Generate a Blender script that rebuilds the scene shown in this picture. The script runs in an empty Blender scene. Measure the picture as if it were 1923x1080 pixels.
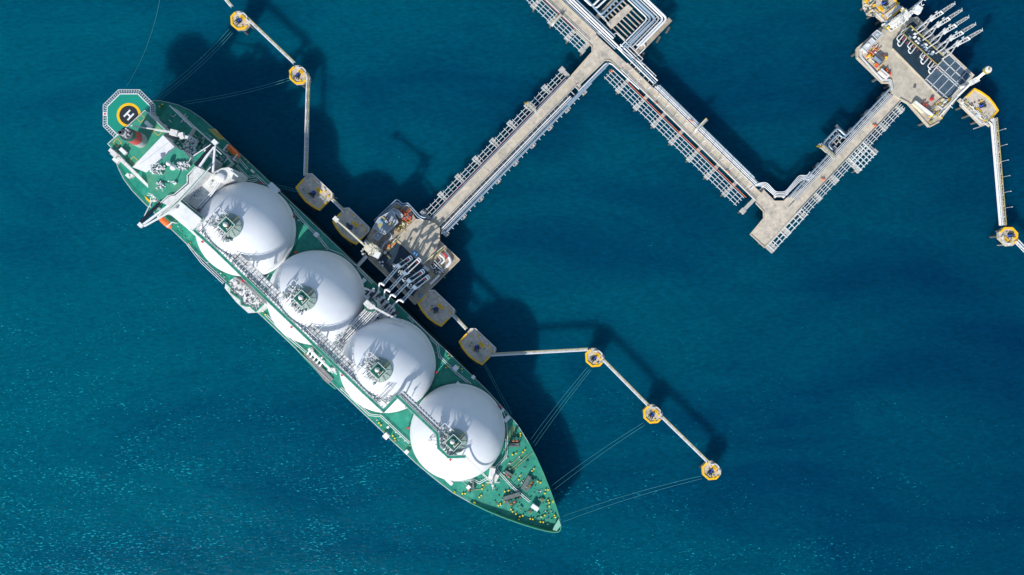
import bpy, math, random
from mathutils import Vector, Matrix
random.seed(7)
sc = bpy.context.scene
COL = sc.collection
R = math.radians
# ------------------------------------------------------------------ camera, sky, sun
H = 400.0; S0 = 3.84; CX, CY = 961.5, 540.0
cam = bpy.data.cameras.new("camera"); camo = bpy.data.objects.new("camera", cam); COL.objects.link(camo)
camo.location = (0, 0, H); camo.rotation_euler = (0, 0, 0)
cam.sensor_fit = 'HORIZONTAL'; cam.angle = 2*math.atan((1923/2/S0)/H); cam.clip_end = 6000; cam.clip_start = 1
sc.camera = camo
SUN_EL = R(36); SH = Vector((0.44, 0.90)).normalized()       # ground direction in which shadows fall
sund = bpy.data.lights.new("sun", 'SUN'); sund.energy = 4.75; sund.angle = R(0.6); sund.color = (1, .955, .89)
suno = bpy.data.objects.new("sun", sund); COL.objects.link(suno)
ldir = Vector((SH.x*math.cos(SUN_EL), SH.y*math.cos(SUN_EL), -math.sin(SUN_EL)))
suno.rotation_euler = ldir.to_track_quat('-Z', 'Y').to_euler(); suno.location = (0, 0, 150)
wd = bpy.data.worlds.new("World"); sc.world = wd; wd.use_nodes = True
nt = wd.node_tree; bg = nt.nodes['Background']; sky = nt.nodes.new('ShaderNodeTexSky')
sky.sky_type = 'NISHITA'; sky.sun_disc = False; sky.sun_elevation = SUN_EL
sky.sun_rotation = math.atan2(-SH.x, -SH.y); sky.air_density = 1.3; sky.dust_density = .6; sky.ozone_density = 1.5
nt.links.new(sky.outputs[0], bg.inputs[0]); bg.inputs[1].default_value = 0.14
sc.view_settings.view_transform = 'Standard'; sc.view_settings.look = 'None'
sc.view_settings.exposure = 0.0; sc.view_settings.gamma = 1
# ------------------------------------------------------------------ materials
def mat(name, col, rough=.6, var=.12, scale=.6, metal=0, bump=0, col2=None, thr=(.45, .65), detail=6):
    m = bpy.data.materials.new(name); m.use_nodes = True
    t = m.node_tree; b = t.nodes['Principled BSDF']; L = t.links.new
    b.inputs['Roughness'].default_value = rough; b.inputs['Metallic'].default_value = metal
    tc = t.nodes.new('ShaderNodeTexCoord')
    oi = t.nodes.new('ShaderNodeObjectInfo'); ml = t.nodes.new('ShaderNodeMath'); ml.operation = 'MULTIPLY'; ml.inputs[1].default_value = 97
    L(oi.outputs['Random'], ml.inputs[0]); ad = t.nodes.new('ShaderNodeVectorMath'); L(tc.outputs['Object'], ad.inputs[0]); L(ml.outputs[0], ad.inputs[1])
    n1 = t.nodes.new('ShaderNodeTexNoise'); n1.inputs['Scale'].default_value = scale; n1.inputs['Detail'].default_value = detail
    L(ad.outputs[0], n1.inputs['Vector'])
    mr = t.nodes.new('ShaderNodeMapRange'); mr.inputs[1].default_value = .3; mr.inputs[2].default_value = .7
    mr.inputs[3].default_value = 1-var; mr.inputs[4].default_value = 1+var
    L(n1.outputs[0], mr.inputs[0])
    mx = t.nodes.new('ShaderNodeMix'); mx.data_type = 'RGBA'; mx.inputs['Factor'].default_value = 0
    mx.inputs['A'].default_value = (*col, 1); mx.inputs['B'].default_value = (*(col2 or col), 1)
    if col2:
        n2 = t.nodes.new('ShaderNodeTexNoise'); n2.inputs['Scale'].default_value = scale*.35; n2.inputs['Detail'].default_value = 8
        n2.inputs['Roughness'].default_value = .65
        L(ad.outputs[0], n2.inputs['Vector'])
        r2 = t.nodes.new('ShaderNodeMapRange'); r2.inputs[1].default_value = thr[0]; r2.inputs[2].default_value = thr[1]
        L(n2.outputs[0], r2.inputs[0]); L(r2.outputs[0], mx.inputs['Factor'])
    mu = t.nodes.new('ShaderNodeVectorMath'); mu.operation = 'MULTIPLY'
    L(mx.outputs['Result'], mu.inputs[0]); L(mr.outputs[0], mu.inputs[1]); L(mu.outputs[0], b.inputs['Base Color'])
    if bump:
        bp = t.nodes.new('ShaderNodeBump'); bp.inputs['Strength'].default_value = bump; bp.inputs['Distance'].default_value = .05
        L(n1.outputs[0], bp.inputs['Height']); L(bp.outputs[0], b.inputs['Normal'])
    return m
M = dict(
 white=mat('white_paint', (.78, .79, .80), .4, .05, .5, col2=(.62, .63, .62), thr=(.52, .8)),
 tank=mat('tank_white_paint', (.80, .82, .85), .38, .025, .12, col2=(.66, .69, .73), thr=(.40, .78), detail=9),
 dirty=mat('weathered_white_paint', (.70, .70, .68), .6, .14, 1.2, col2=(.50, .49, .45), thr=(.48, .7)),
 grey=mat('grey_paint', (.42, .44, .46), .5, .12, .8),
 frame=mat('galvanised_steel', (.64, .68, .67), .5, .1, .8),
 capc=mat('pale_green_paint', (.22, .50, .38), .55, .15, 1.5),
 trayg=mat('worn_tray_grey', (.22, .22, .22), .6, .2, 1.2),
 lgrey=mat('light_grey_paint', (.56, .58, .59), .5, .1, .8),
 dgrey=mat('dark_grey_steel', (.10, .11, .12), .5, .2, .8),
 winch=mat('winch_grey_steel', (.11, .14, .14), .6, .25, 1.5),
 black=mat('black_paint', (.015, .017, .02), .4, .1),
 glass=mat('dark_window_glass', (.012, .02, .028), .08, .1),
 green=mat('green_deck_paint', (.004, .225, .155), .55, .2, .5, col2=(.04, .30, .20), thr=(.42, .72), detail=9),
 green2=mat('light_green_deck_paint', (.035, .29, .19), .55, .12, .4, col2=(.10, .29, .17), thr=(.48, .7)),
 dgreen=mat('dark_green_paint', (.004, .13, .09), .5, .15, .5),
 heli=mat('helideck_green_paint', (.004, .27, .19), .5, .05, .2),
 hull=mat('hull_dark_paint', (.012, .03, .035), .35, .15, .3),
 red=mat('red_paint', (.55, .035, .04), .5, .1),
 dred=mat('dark_red_paint', (.20, .015, .035), .5, .1),
 redf=mat('funnel_red_paint', (.52, .07, .07), .45, .06),
 orange=mat('orange_paint', (.85, .17, .03), .45, .1),
 lemon=mat('lemon_paint', (.85, .68, .03), .5, .08),
 padc=mat('landing_spot_paint', (.014, .022, .032), .6, .1),
 collar=mat('grey_green_steel', (.30, .40, .36), .6, .2, 1.5, col2=(.22, .27, .25), thr=(.45, .7)),
 yellow=mat('yellow_paint', (.92, .52, .005), .5, .08, 1.0),
 cream=mat('cream_paint', (.66, .62, .48), .5, .1),
 lime=mat('dull_yellow_steel', (.42, .36, .12), .55, .12),
 conc=mat('concrete', (.52, .465, .37), .85, .13, .6, bump=.3, col2=(.36, .33, .27), thr=(.44, .68), detail=9),
 conc2=mat('concrete_grey', (.60, .52, .415), .85, .14, .7, bump=.3, col2=(.34, .315, .27), thr=(.44, .70), detail=9),
 conc3=mat('concrete_buff', (.55, .48, .37), .85, .08, .5, bump=.3, col2=(.43, .385, .31), thr=(.5, .7)),
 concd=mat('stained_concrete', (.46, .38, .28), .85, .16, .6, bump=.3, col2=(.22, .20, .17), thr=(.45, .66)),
 cap=mat('pile_cap_concrete', (.47, .46, .43), .85, .12, .8, col2=(.36, .35, .32)),
 tray=mat('dark_blue_tray', (.012, .035, .06), .5, .3, .4, col2=(.03, .055, .07), thr=(.5, .75)),
 panel=mat('blue_grey_panel', (.06, .10, .14), .5, .2, .5),
 pipeb=mat('blue_grey_pipe', (.33, .43, .52), .35, .08, .3, metal=.3),
 blue=mat('blue_paint', (.03, .10, .55), .5, .1),
 lblue=mat('light_blue_paint', (.12, .33, .60), .5, .1),
 roof=mat('blue_grey_roof', (.33, .38, .43), .6, .08, .6),
 rust=mat('rust_red_paint', (.42, .12, .06), .6, .2),
 brown=mat('rust_brown', (.22, .11, .05), .7, .2),
 rope=mat('mooring_rope', (.05, .24, .26), .8, .05),
 pile=mat('steel_pile', (.10, .11, .11), .7, .2),
)
# ------------------------------------------------------------------ mesh tools
def ps(z): return S0*H/(H-z)
def W(px, py, z, zr=None):
    s = ps(z if zr is None else zr)
    return Vector(((px-CX)/s, -(py-CY)/s, z))
class Fr:
    """plan frame: t along, n to the right, both in photograph pixels measured at height zr"""
    def __init__(s, p0, p1, zr):
        s.zr = zr; a = Vector(p0); b = Vector(p1); s.o = a; s.d = (b-a).normalized(); s.L = (b-a).length
        s.n = Vector((-s.d.y, s.d.x))
    def at(s, t, n, z):
        p = s.o+s.d*t+s.n*n; return W(p.x, p.y, z, s.zr)
class MB:
    def __init__(s): s.v = []; s.f = []; s.m = []; s.sm = []
    def add(s, vs, fs, mi=0, smooth=False):
        o = len(s.v); s.v += [Vector(v) for v in vs]; s.f += [[i+o for i in f] for f in fs]
        s.m += [mi]*len(fs); s.sm += [smooth]*len(fs); return s
    def prism(s, poly, z0, z1, mi=0, top=None):
        n = len(poly); a = sum(poly[i][0]*poly[(i+1) % n][1]-poly[(i+1) % n][0]*poly[i][1] for i in range(n))
        if a < 0: poly = poly[::-1]
        vs = [(p[0], p[1], z0) for p in poly]+[(p[0], p[1], z1) for p in poly]
        s.add(vs, [[i, (i+1) % n, (i+1) % n+n, i+n] for i in range(n)]+[list(range(n))[::-1]], mi)
        s.add([(p[0], p[1], z1) for p in poly], [list(range(n))], mi if top is None else top); return s
    def pprism(s, px, z0, z1, mi=0, zr=None, top=None):
        zr = z1 if zr is None else zr
        return s.prism([tuple(W(x, y, 0, zr)[:2]) for x, y in px], z0, z1, mi, top)
    def fbox(s, fr, t0, t1, n0, n1, z0, z1, mi=0):
        return s.prism([tuple(fr.at(t, n, 0)[:2]) for t, n in ((t0, n0), (t1, n0), (t1, n1), (t0, n1))], z0, z1, mi)
    def box(s, c, sx, sy, sz, rot=0, mi=0):          # c = centre of the base
        ca, sa = math.cos(rot), math.sin(rot)
        P = [(c[0]+x*ca-y*sa, c[1]+x*sa+y*ca) for x, y in ((-sx/2, -sy/2), (sx/2, -sy/2), (sx/2, sy/2), (-sx/2, sy/2))]
        return s.prism(P, c[2], c[2]+sz, mi)
    def bar(s, p, q, w, h, mi=0):
        p = Vector(p); q = Vector(q); d = (q-p).normalized()
        x = d.cross(Vector((0, 0, 1)))
        x = x.normalized() if x.length > 1e-4 else Vector((1, 0, 0))
        y = x.cross(d).normalized(); x = x*w/2; y = y*h/2
        vs = [p-x-y, p+x-y, p+x+y, p-x+y, q-x-y, q+x-y, q+x+y, q-x+y]
        return s.add(vs, [[3, 2, 1, 0], [4, 5, 6, 7], [0, 1, 5, 4], [1, 2, 6, 5], [2, 3, 7, 6], [3, 0, 4, 7]], mi)
    def tube(s, pts, r, n=8, mi=0, fil=0):
        pts = [Vector(p) for p in pts]
        if fil:
            out = [pts[0]]
            for i in range(1, len(pts)-1):
                a, b, c = pts[i-1], pts[i], pts[i+1]
                l = min(fil, (a-b).length*.45, (c-b).length*.45)
                p = b+(a-b).normalized()*l; q = b+(c-b).normalized()*l
                for k in range(5):
                    t = k/4; out.append(p*(1-t)**2+b*2*t*(1-t)+q*t*t)
            pts = out+[pts[-1]]
        N = len(pts); vs = []
        for i, p in enumerate(pts):
            d = (pts[min(i+1, N-1)]-pts[max(i-1, 0)]).normalized()
            x = d.cross(Vector((0, 0, 1))); x = x.normalized() if x.length > 1e-3 else Vector((1, 0, 0))
            y = x.cross(d)
            vs += [p+(x*math.cos(a)+y*math.sin(a))*r for a in (2*math.pi*k/n for k in range(n))]
        fs = [[i*n+k, i*n+(k+1) % n, (i+1)*n+(k+1) % n, (i+1)*n+k] for i in range(N-1) for k in range(n)]
        s.add(vs, fs, mi, True)
        s.add(vs[:n], [list(range(n))[::-1]], mi); s.add(vs[-n:], [list(range(n))], mi); return s
    def lathe(s, c, prof, n=48, mi=0, smooth=True):
        vs = [(c[0]+r*math.cos(2*math.pi*k/n), c[1]+r*math.sin(2*math.pi*k/n), z) for r, z in prof for k in range(n)]
        fs = [[i*n+k, i*n+(k+1) % n, (i+1)*n+(k+1) % n, (i+1)*n+k] for i in range(len(prof)-1) for k in range(n)]
        s.add(vs, fs, mi, smooth); return s
    def cyl(s, c, r, h, n=16, mi=0, r2=None):
        r2 = r if r2 is None else r2; z = c[2]
        s.lathe(c, [(r, z), (r2, z+h)], n, mi, n > 8)
        s.add([(c[0]+r2*math.cos(2*math.pi*k/n), c[1]+r2*math.sin(2*math.pi*k/n), z+h) for k in range(n)], [list(range(n))], mi); return s
    def rail(s, pts, h=1.1, w=.13, step=3.0, mi=0):
        for a, b in zip(pts, pts[1:]):
            a = Vector(a); b = Vector(b); up = Vector((0, 0, h)); L = (b-a).length; k = max(1, round(L/step))
            s.bar(a+up, b+up, w, .1, mi); s.bar(a+up*.5, b+up*.5, w*.6, .06, mi)
            for i in range(k+1):
                p = a+(b-a)*i/k; s.bar(p, p+up, .1, .1, mi)
        return s
    def cut(s): s.c = getattr(s, 'c', [])+[(len(s.v), len(s.f))]; return s
    def each(s, name, mats, parent):
        # every piece between two cuts becomes an object of its own
        c = getattr(s, 'c', []); out = []; a = (0, 0)
        for b in c+[(len(s.v), len(s.f))]:
            if b[1] > a[1]:
                m = MB(); m.v = s.v[a[0]:b[0]]; m.f = [[i-a[0] for i in f] for f in s.f[a[1]:b[1]]]; m.m = s.m[a[1]:b[1]]; m.sm = s.sm[a[1]:b[1]]
                out.append(m.build(name, mats, parent))
            a = b
        return out
    def build(s, name, mats, parent=None, origin=None):
        if parent is not None: mtx = parent['_m'] if '_m' in parent else None; inv = INV[parent.name]
        else: inv = Matrix.Translation(-(origin or Vector((0, 0, 0))))
        me = bpy.data.meshes.new(name); me.from_pydata([tuple(inv @ v) for v in s.v], [], s.f)
        for k in (mats if isinstance(mats, (list, tuple)) else [mats]): me.materials.append(M[k])
        me.polygons.foreach_set('material_index', s.m); me.polygons.foreach_set('use_smooth', s.sm); me.update()
        o = bpy.data.objects.new(name, me); COL.objects.link(o)
        if parent is not None: o.parent = parent
        elif origin: o.location = origin
        INV[o.name] = inv
        return o
INV = {}
def tag(o, label=None, cat=None, group=None, kind=None):
    if label: o['label'] = label
    if cat: o['category'] = cat
    if group: o['group'] = group
    if kind: o['kind'] = kind
    return o
def thing(name, label, cat, loc, rot=0, group=None):
    o = bpy.data.objects.new(name, None); COL.objects.link(o); o.empty_display_size = .5
    o.location = loc; o.rotation_euler = (0, 0, rot)
    INV[o.name] = (Matrix.Translation(Vector(loc)) @ Matrix.Rotation(rot, 4, 'Z')).inverted()
    return tag(o, label, cat, group)
def kids(o): return [c for c in bpy.data.objects if c.parent == o]
def dup(root, loc, label=None, rot=None):
    r = root.copy(); COL.objects.link(r); r.location = loc
    if rot is not None: r.rotation_euler = (0, 0, rot)
    if label: r['label'] = label
    for ch in kids(root):
        c = ch.copy(); COL.objects.link(c); c.parent = r
        for g in kids(ch):
            d = g.copy(); COL.objects.link(d); d.parent = c
    return r
# ------------------------------------------------------------------ sea
def make_sea():
    m = bpy.data.materials.new('sea_water'); m.use_nodes = True; t = m.node_tree; b = t.nodes['Principled BSDF']; L = t.links.new
    N = t.nodes.new; tc = N('ShaderNodeTexCoord')
    def noise(scale, det=5, rough=.55, vec=None, dist=0):
        n = N('ShaderNodeTexNoise'); n.inputs['Scale'].default_value = scale; n.inputs['Detail'].default_value = det
        n.inputs['Roughness'].default_value = rough; n.inputs['Distortion'].default_value = dist
        L(vec or tc.outputs['Object'], n.inputs['Vector']); return n.outputs[0]
    def rng(i, a, b_, c=0, d=1, cl=True):
        r = N('ShaderNodeMapRange'); r.clamp = cl
        for k, v in zip((1, 2, 3, 4), (a, b_, c, d)): r.inputs[k].default_value = v
        L(i, r.inputs[0]); return r.outputs[0]
    def math_(op, a, b_):
        x = N('ShaderNodeMath'); x.operation = op
        for k, v in enumerate((a, b_)):
            if isinstance(v, (int, float)): x.inputs[k].default_value = v
            else: L(v, x.inputs[k])
        return x.outputs[0]
    def mix(f, a, b_):
        x = N('ShaderNodeMix'); x.data_type = 'RGBA'; L(f, x.inputs['Factor'])
        for k, v in (('A', a), ('B', b_)):
            if isinstance(v, tuple): x.inputs[k].default_value = (*v, 1)
            else: L(v, x.inputs[k])
        return x.outputs['Result']
    sep = N('ShaderNodeSeparateXYZ'); L(tc.outputs['Object'], sep.inputs[0])
    # shallower, greener water to the west, deeper blue to the east
    east = rng(math_('ADD', sep.outputs[0], math_('MULTIPLY', sep.outputs[1], .35)), -260, 230)
    base = mix(east, (.0001, .064, .114), (.0001, .029, .075))
    mp0 = N('ShaderNodeMapping'); mp0.inputs['Rotation'].default_value = (0, 0, R(-40)); mp0.inputs['Scale'].default_value = (.6, 1.6, 1); L(tc.outputs['Object'], mp0.inputs['Vector'])
    patch = rng(noise(.012, 7, .58, mp0.outputs[0], .6), .36, .64)
    base = mix(math_('MULTIPLY', patch, rng(sep.outputs[0], -150, 250, .75, .3)), base, (.0001, .108, .150))
    dark = rng(noise(.012, 7, .6, mp0.outputs[0], .8), .50, .78)
    base = mix(math_('MULTIPLY', dark, .5), base, (.0001, .032, .073))
    fine = rng(noise(.25, 8, .7), .3, .7, .93, 1.07)
    mu = N('ShaderNodeVectorMath'); mu.operation = 'MULTIPLY'; L(base, mu.inputs[0]); L(fine, mu.inputs[1])
    # sun glints painted into the base colour as bright flecks, densest south-west
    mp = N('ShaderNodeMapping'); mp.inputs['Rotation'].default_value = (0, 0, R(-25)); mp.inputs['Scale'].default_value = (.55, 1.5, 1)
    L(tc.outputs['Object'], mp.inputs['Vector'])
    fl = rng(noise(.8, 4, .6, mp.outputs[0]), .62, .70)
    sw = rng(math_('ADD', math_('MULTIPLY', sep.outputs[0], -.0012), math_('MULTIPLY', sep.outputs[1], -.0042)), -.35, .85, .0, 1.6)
    glint_mask = math_('ADD', noise(.03, 8, .72, mp0.outputs[0], .8), math_('MULTIPLY', sw, .25))
    foam = rng(math_('ADD', noise(.95, 4, .6, mp.outputs[0]), math_('MULTIPLY', rng(glint_mask, .50, .95), .19)), .735, .83)  # foam holds the painted sun-glint flecks, not froth
    rip = rng(noise(.5, 6, .65, mp.outputs[0]), .35, .68, .84, 1.2)
    m3 = N('ShaderNodeVectorMath'); m3.operation = 'MULTIPLY'; L(mu.outputs[0], m3.inputs[0]); L(rip, m3.inputs[1])
    col = mix(math_('MULTIPLY', foam, .75), m3.outputs[0], (.02, .42, .50))  # glint flecks mixed over the water colour
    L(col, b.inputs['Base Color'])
    b.subsurface_method = 'BURLEY' if hasattr(b, 'subsurface_method') else b.subsurface_method
    b.inputs['Subsurface Weight'].default_value = 1.0
    b.inputs['Subsurface Radius'].default_value = (.5, 1, 1); b.inputs['Subsurface Scale'].default_value = 10
    b.inputs['Roughness'].default_value = .11; b.inputs['IOR'].default_value = 1.33; b.inputs['Specular IOR Level'].default_value = .05
    wv = math_('ADD', noise(.09, 3, .5), math_('ADD', math_('MULTIPLY', noise(.55, 5, .62, mp.outputs[0]), .42), math_('MULTIPLY', noise(2.2, 3, .6), .05)))
    bp = N('ShaderNodeBump'); bp.inputs['Strength'].default_value = .55; bp.inputs['Distance'].default_value = 1.4
    L(wv, bp.inputs['Height']); L(bp.outputs[0], b.inputs['Normal'])
    me = bpy.data.meshes.new('sea'); q = 3000
    n = 24; vs = [(-q+2*q*i/n, -q+2*q*j/n, 0) for j in range(n+1) for i in range(n+1)]
    me.from_pydata(vs, [], [[j*(n+1)+i, j*(n+1)+i+1, (j+1)*(n+1)+i+1, (j+1)*(n+1)+i] for j in range(n) for i in range(n)])
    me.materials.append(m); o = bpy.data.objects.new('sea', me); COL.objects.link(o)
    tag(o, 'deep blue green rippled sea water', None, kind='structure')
make_sea()
# ------------------------------------------------------------------ gas tanker
DU = Vector((.7224, .6915)); DV = Vector((.6915, -.7224)); DU.normalize(); DV.normalize()
def UV(U, V): p = DU*U+DV*V; return (p.x, p.y)
def SW(U, V, z, zr=None): x, y = UV(U, V); return W(x, y, z, zr)
DZ = 16.0
srot = math.atan2(-DU.y, DU.x)
ship = thing('gas_tanker', 'long green decked gas tanker with four white domed tanks moored at the jetty', 'ship', tuple(SW(890, 8, 0, 16)), srot)
HB = [(336, 40), (340, 55), (348, 63), (362, 72), (380, 82), (402, 90), (428, 94.5), (460, 96), (700, 96.5), (1000, 96.5), (1100, 96.5), (1165, 96), (1210, 93),
      (1253, 88.5), (1290, 79), (1320, 69), (1350, 57), (1385, 41), (1410, 28.5), (1430, 17), (1441, 9), (1446, 3)]
def hullring(f, z, zr=16):
    pts = [f(U, h) for U, h in HB]
    L_ = [SW(U, 8+h, z, zr) for U, h in pts]; R_ = [SW(U, 8-h, z, zr) for U, h in pts[::-1]]
    return L_+R_
def wl(U, h, k):       # narrower lower down, fore and aft
    if U > 1100: t = (U-1100)/346; return (1100+(U-1100)*(1-.05*k), max(.6, h*(1-k*.55*t**1.1)))
    if U < 500: t = (500-U)/164; return (500-(500-U)*(1-.12*k), h*(1-k*.45*t))
    return U, h
mb = MB(); rings = [hullring(lambda U, h: wl(U, h, 1.2), -3), hullring(lambda U, h: wl(U, h, 1.0), 1), hullring(lambda U, h: wl(U, h, .4), 9), hullring(lambda U, h: (U, h), DZ)]
n = len(rings[0])
mb.add([v for r in rings for v in r], [[i*n+(k+1) % n, i*n+k, (i+1)*n+k, (i+1)*n+(k+1) % n] for i in range(3) for k in range(n)], 0, False)
hull = mb.build('hull', ['hull'], ship)
mb = MB(); mb.prism([tuple(v[:2]) for v in hullring(lambda U, h: (U, h-.3), 0)], DZ-.6, DZ+.02, 0); mb.build('deck', ['green'], ship)
# bulwark forward (closed plate) and rail along the sides
mb = MB(); top = hullring(lambda U, h: (U, h-.4), DZ)
half = len(HB)
fwd = [i for i in range(half) if HB[i][0] >= 1285]
idx = fwd+[n-1-i for i in fwd[::-1]]
hts = lambda U: 1.1 + 1.5*min(1, max(0, (U-1285)/90))
for a, b in zip(idx, idx[1:]):
    ua = HB[a if a < half else n-1-a][0]; ub = HB[b if b < half else n-1-b][0]
    p, q = top[a], top[b]; d = (q-p).normalized(); nn = Vector((d.y, -d.x, 0))*.22
    ha, hb = Vector((0, 0, hts(ua))), Vector((0, 0, hts(ub)))
    vs = [p-nn, p+nn, p+nn+ha, p-nn+ha, q-nn, q+nn, q+nn+hb, q-nn+hb]
    mb.add(vs, [[3, 2, 1, 0], [4, 5, 6, 7], [0, 1, 5, 4], [1, 2, 6, 5], [2, 3, 7, 6], [3, 0, 4, 7]])
mb.build('bulwark', ['green2'], ship)
mb = MB()
for sgn in (0, 1):
    ix = [i for i in range(half) if HB[i][0] <= 1300]
    pts = [top[i if sgn == 0 else n-1-i] for i in ix]
    mb.rail(pts, 1.1, .16, 6)
mb.rail([top[0], top[n-1]], 1.1, .16, 3)
mb.build('railing', ['lgrey'], ship)
mb = MB()
mb.pprism([(1049.5, 974), (1053.5, 987), (1046, 997), (1038, 995.5), (1041, 988)], DZ+2.0, DZ+2.9); mb.build('bow_platform', ['capc'], ship)
# --- tanks
TC = [(461, 431), (593, 559), (727, 686), (859, 812)]
ZC, TR = 22.0, 21.8
def tank(cx, cy, k):
    c = W(cx, cy, 0, ZC)
    prof = [(TR+.2, DZ), (TR+.2, 17.5), (TR, 17.6)] + [(TR*math.cos(a), ZC+TR*math.sin(a)) for a in [R(90)*i/30 for i in range(0, 31)]]
    prof[-1] = (0.01, ZC+TR)
    mb = MB(); mb.lathe(c, prof, 96); t = mb.build('tank_cover', ['tank'], ship)
    t['label'] = ['domed white tank cover nearest the stern', 'second domed white tank cover from the stern', 'second domed white tank cover from the bow', 'domed white tank cover nearest the bow'][k]
    zt = ZC+TR; c = Vector((c.x, c.y, 0))
    u = Vector((DU.x, -DU.y, 0)); v = Vector((DV.x, -DV.y, 0))
    mb = MB(); mb.lathe(c, [(5.6, zt-1.3), (5.6, zt-.1), (5.3, zt+.15), (0.01, zt+.4)], 40)
    for a in range(12):
        d = Vector((math.cos(a*math.pi/6), math.sin(a*math.pi/6), 0)); mb.bar(c+d*2+Vector((0, 0, zt+.55)), c+d*5.4+Vector((0, 0, zt+.35)), .1, .16)
    mb.build('dome_collar', ['collar'], t)
    hp = c+Vector((0, 0, zt+2.6))
    mb = MB(); mb.box(hp, 5.3, 5.3, .25, srot); o = mb.build('hatch_platform', ['dgreen'], t)
    mb = MB(); q = [hp+(u*a+v*b)*2.65+Vector((0, 0, .25)) for a, b in ((-1, -1), (-1, 1), (1, 1), (1, -1), (-1, -1))]
    mb.rail(q, 1.1, .14, 1.6); mb.build('railing', ['white'], t)
    mb = MB(); p0 = hp-u*.6; mb.lathe(p0, [(1.1, hp.z+.2), (1.1, hp.z+1.0), (.8, hp.z+1.5), (.01, hp.z+1.8)], 20)
    mb.cyl(hp+u*1.0+v*.3+Vector((0, 0, .2)), .35, 1.3, 10, 1); mb.cyl(hp+u*1.1-v*.9+Vector((0, 0, .2)), .3, 1.0, 10, 0)
    mb.bar(hp+u*1.7-v*1.6+Vector((0, 0, .5)), hp+u*1.7+v*1.4+Vector((0, 0, .5)), .25, .3, 0)
    mb.build('vent_hood', ['dirty', 'brown'], t)
    # dome piping and small platforms
    rnd = random.Random(k); mb = MB()
    for j in range(6):
        nn = -4.5+1.5*j+rnd.uniform(-.3, .3); z = zt+rnd.uniform(.7, 1.4); m_ = (0, 4, 1, 4, 1, 1)[j]
        e = -7-rnd.uniform(0, 1)
        mb.tube([c+u*nn*.6+v*rnd.uniform(-3, -1)+Vector((0, 0, z)), c+u*nn*.8+v*(-6)+Vector((0, 0, z-.2)), c+u*nn+v*e+Vector((0, 0, zt-2.0))], .22, 6, m_, .8)
    for j in range(3):
        vv = -5+2.4*j; mb.tube([c-u*(2.2+rnd.random())+v*vv*.6+Vector((0, 0, zt+1)), c-u*(5.6+rnd.random()*3)+v*vv+Vector((0, 0, zt+.3)), c-u*(6.5+rnd.random()*2)+v*(-8)+Vector((0, 0, zt-2.0))], .18, 6, (1, 4, 1)[j], 1)
    for j in range(22):
        a = rnd.uniform(-8.5, -2.8); b_ = rnd.uniform(-6.5, 3.2)
        mb.box(c+u*a+v*b_+Vector((0, 0, zt-1)), rnd.uniform(.3, 1.0), rnd.uniform(.3, .9), 1.4+rnd.random()*.8, srot, rnd.choice((0, 0, 1, 2, 4, 5)))
    for j in range(16):
        a = rnd.uniform(-3, 5); b_ = rnd.uniform(-6, -3.2)
        mb.box(c+u*a+v*b_+Vector((0, 0, zt-1)), rnd.uniform(.4, 1.2), rnd.uniform(.4, 1.0), 1.6+rnd.random()*.8, srot, rnd.choice((0, 1, 4, 5)))
    for z in (zt+1.5,):
        mb.rail([c-u*8.5-v*5+Vector((0, 0, z-1.4)), c-u*8.5+v*3+Vector((0, 0, z-1.4)), c-u*3+v*3.4+Vector((0, 0, z-1.2))], 1.1, .2, 1.5)
    mb.tube([c+v*2.4+u*.6+Vector((0, 0, zt+2.9)), c+v*6.5+u*.6+Vector((0, 0, zt+1.2))], .18, 6, 3)
    mb.build('dome_piping', ['white', 'lgrey', 'dirty', 'lime', 'grey', 'collar'], t)
    # saddle vents around the skirt
    mb = MB(); mb.lathe(c, [(TR+1.0, DZ), (TR+1.0, DZ+.9), (TR+.2, DZ+1.0)], 96); mb.build('tank_skirt', ['dgreen'], t)
    return t
tanks = [tank(x, y, k) for k, (x, y) in enumerate(TC)]
# --- flying gangway along the tank tops
GZ = 41.8
gpts = [(339, 375), (380, 411), (362.5, 430), (400, 464), (560, 618), (683, 737), (720.5, 771.5), (746.7, 744), (822, 815), (824, 841), (842, 858), (874, 857)]
def ribbon(mb, pts, z, off0, off1, th=.3, mi=0):
    """strip following a pixel path; off in px to the right of travel"""
    P = [Vector(p) for p in pts]; rows = []
    for i, p in enumerate(P):
        ds = []
        if i: ds.append((P[i]-P[i-1]).normalized())
        if i < len(P)-1: ds.append((P[i+1]-P[i]).normalized())
        ns = [Vector((-d.y, d.x)) for d in ds]; nn = sum(ns, Vector((0, 0))); k = nn.length_squared/len(ns)**2
        nn = nn/len(ns)/max(k, .3); rows.append((p+nn*off0, p+nn*off1))
    for (a, b), (c, d) in zip(rows, rows[1:]):
        mb.pprism([tuple(a), tuple(b), tuple(d), tuple(c)], z-th, z, mi)
    return rows
GZ2 = 46.0; ga, gb = gpts[:8], gpts[7:]
mb = MB(); ribbon(mb, ga, GZ, -3.0, 3.0, .3, 0)
mb.cut(); ribbon(mb, gb, GZ2, -3.0, 3.0, .3, 0)
mb.bar(W(*gpts[7], GZ), W(*gpts[7], GZ2), 1.2, 1.2, 0)
gw = mb.each('gangway', ['green'], ship)[0]
mb = MB()
for off in (-3.1, 3.1):
    for gp_, gz_ in ((ga, GZ), (gb, GZ2)):
        rows = ribbon(MB(), gp_, gz_, off, off)
        mb.rail([W(r[0].x, r[0].y, gz_) for r in rows], 1.0, .09, 4); mb.cut()
mb.each('railing', ['lgrey'], gw)
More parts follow.
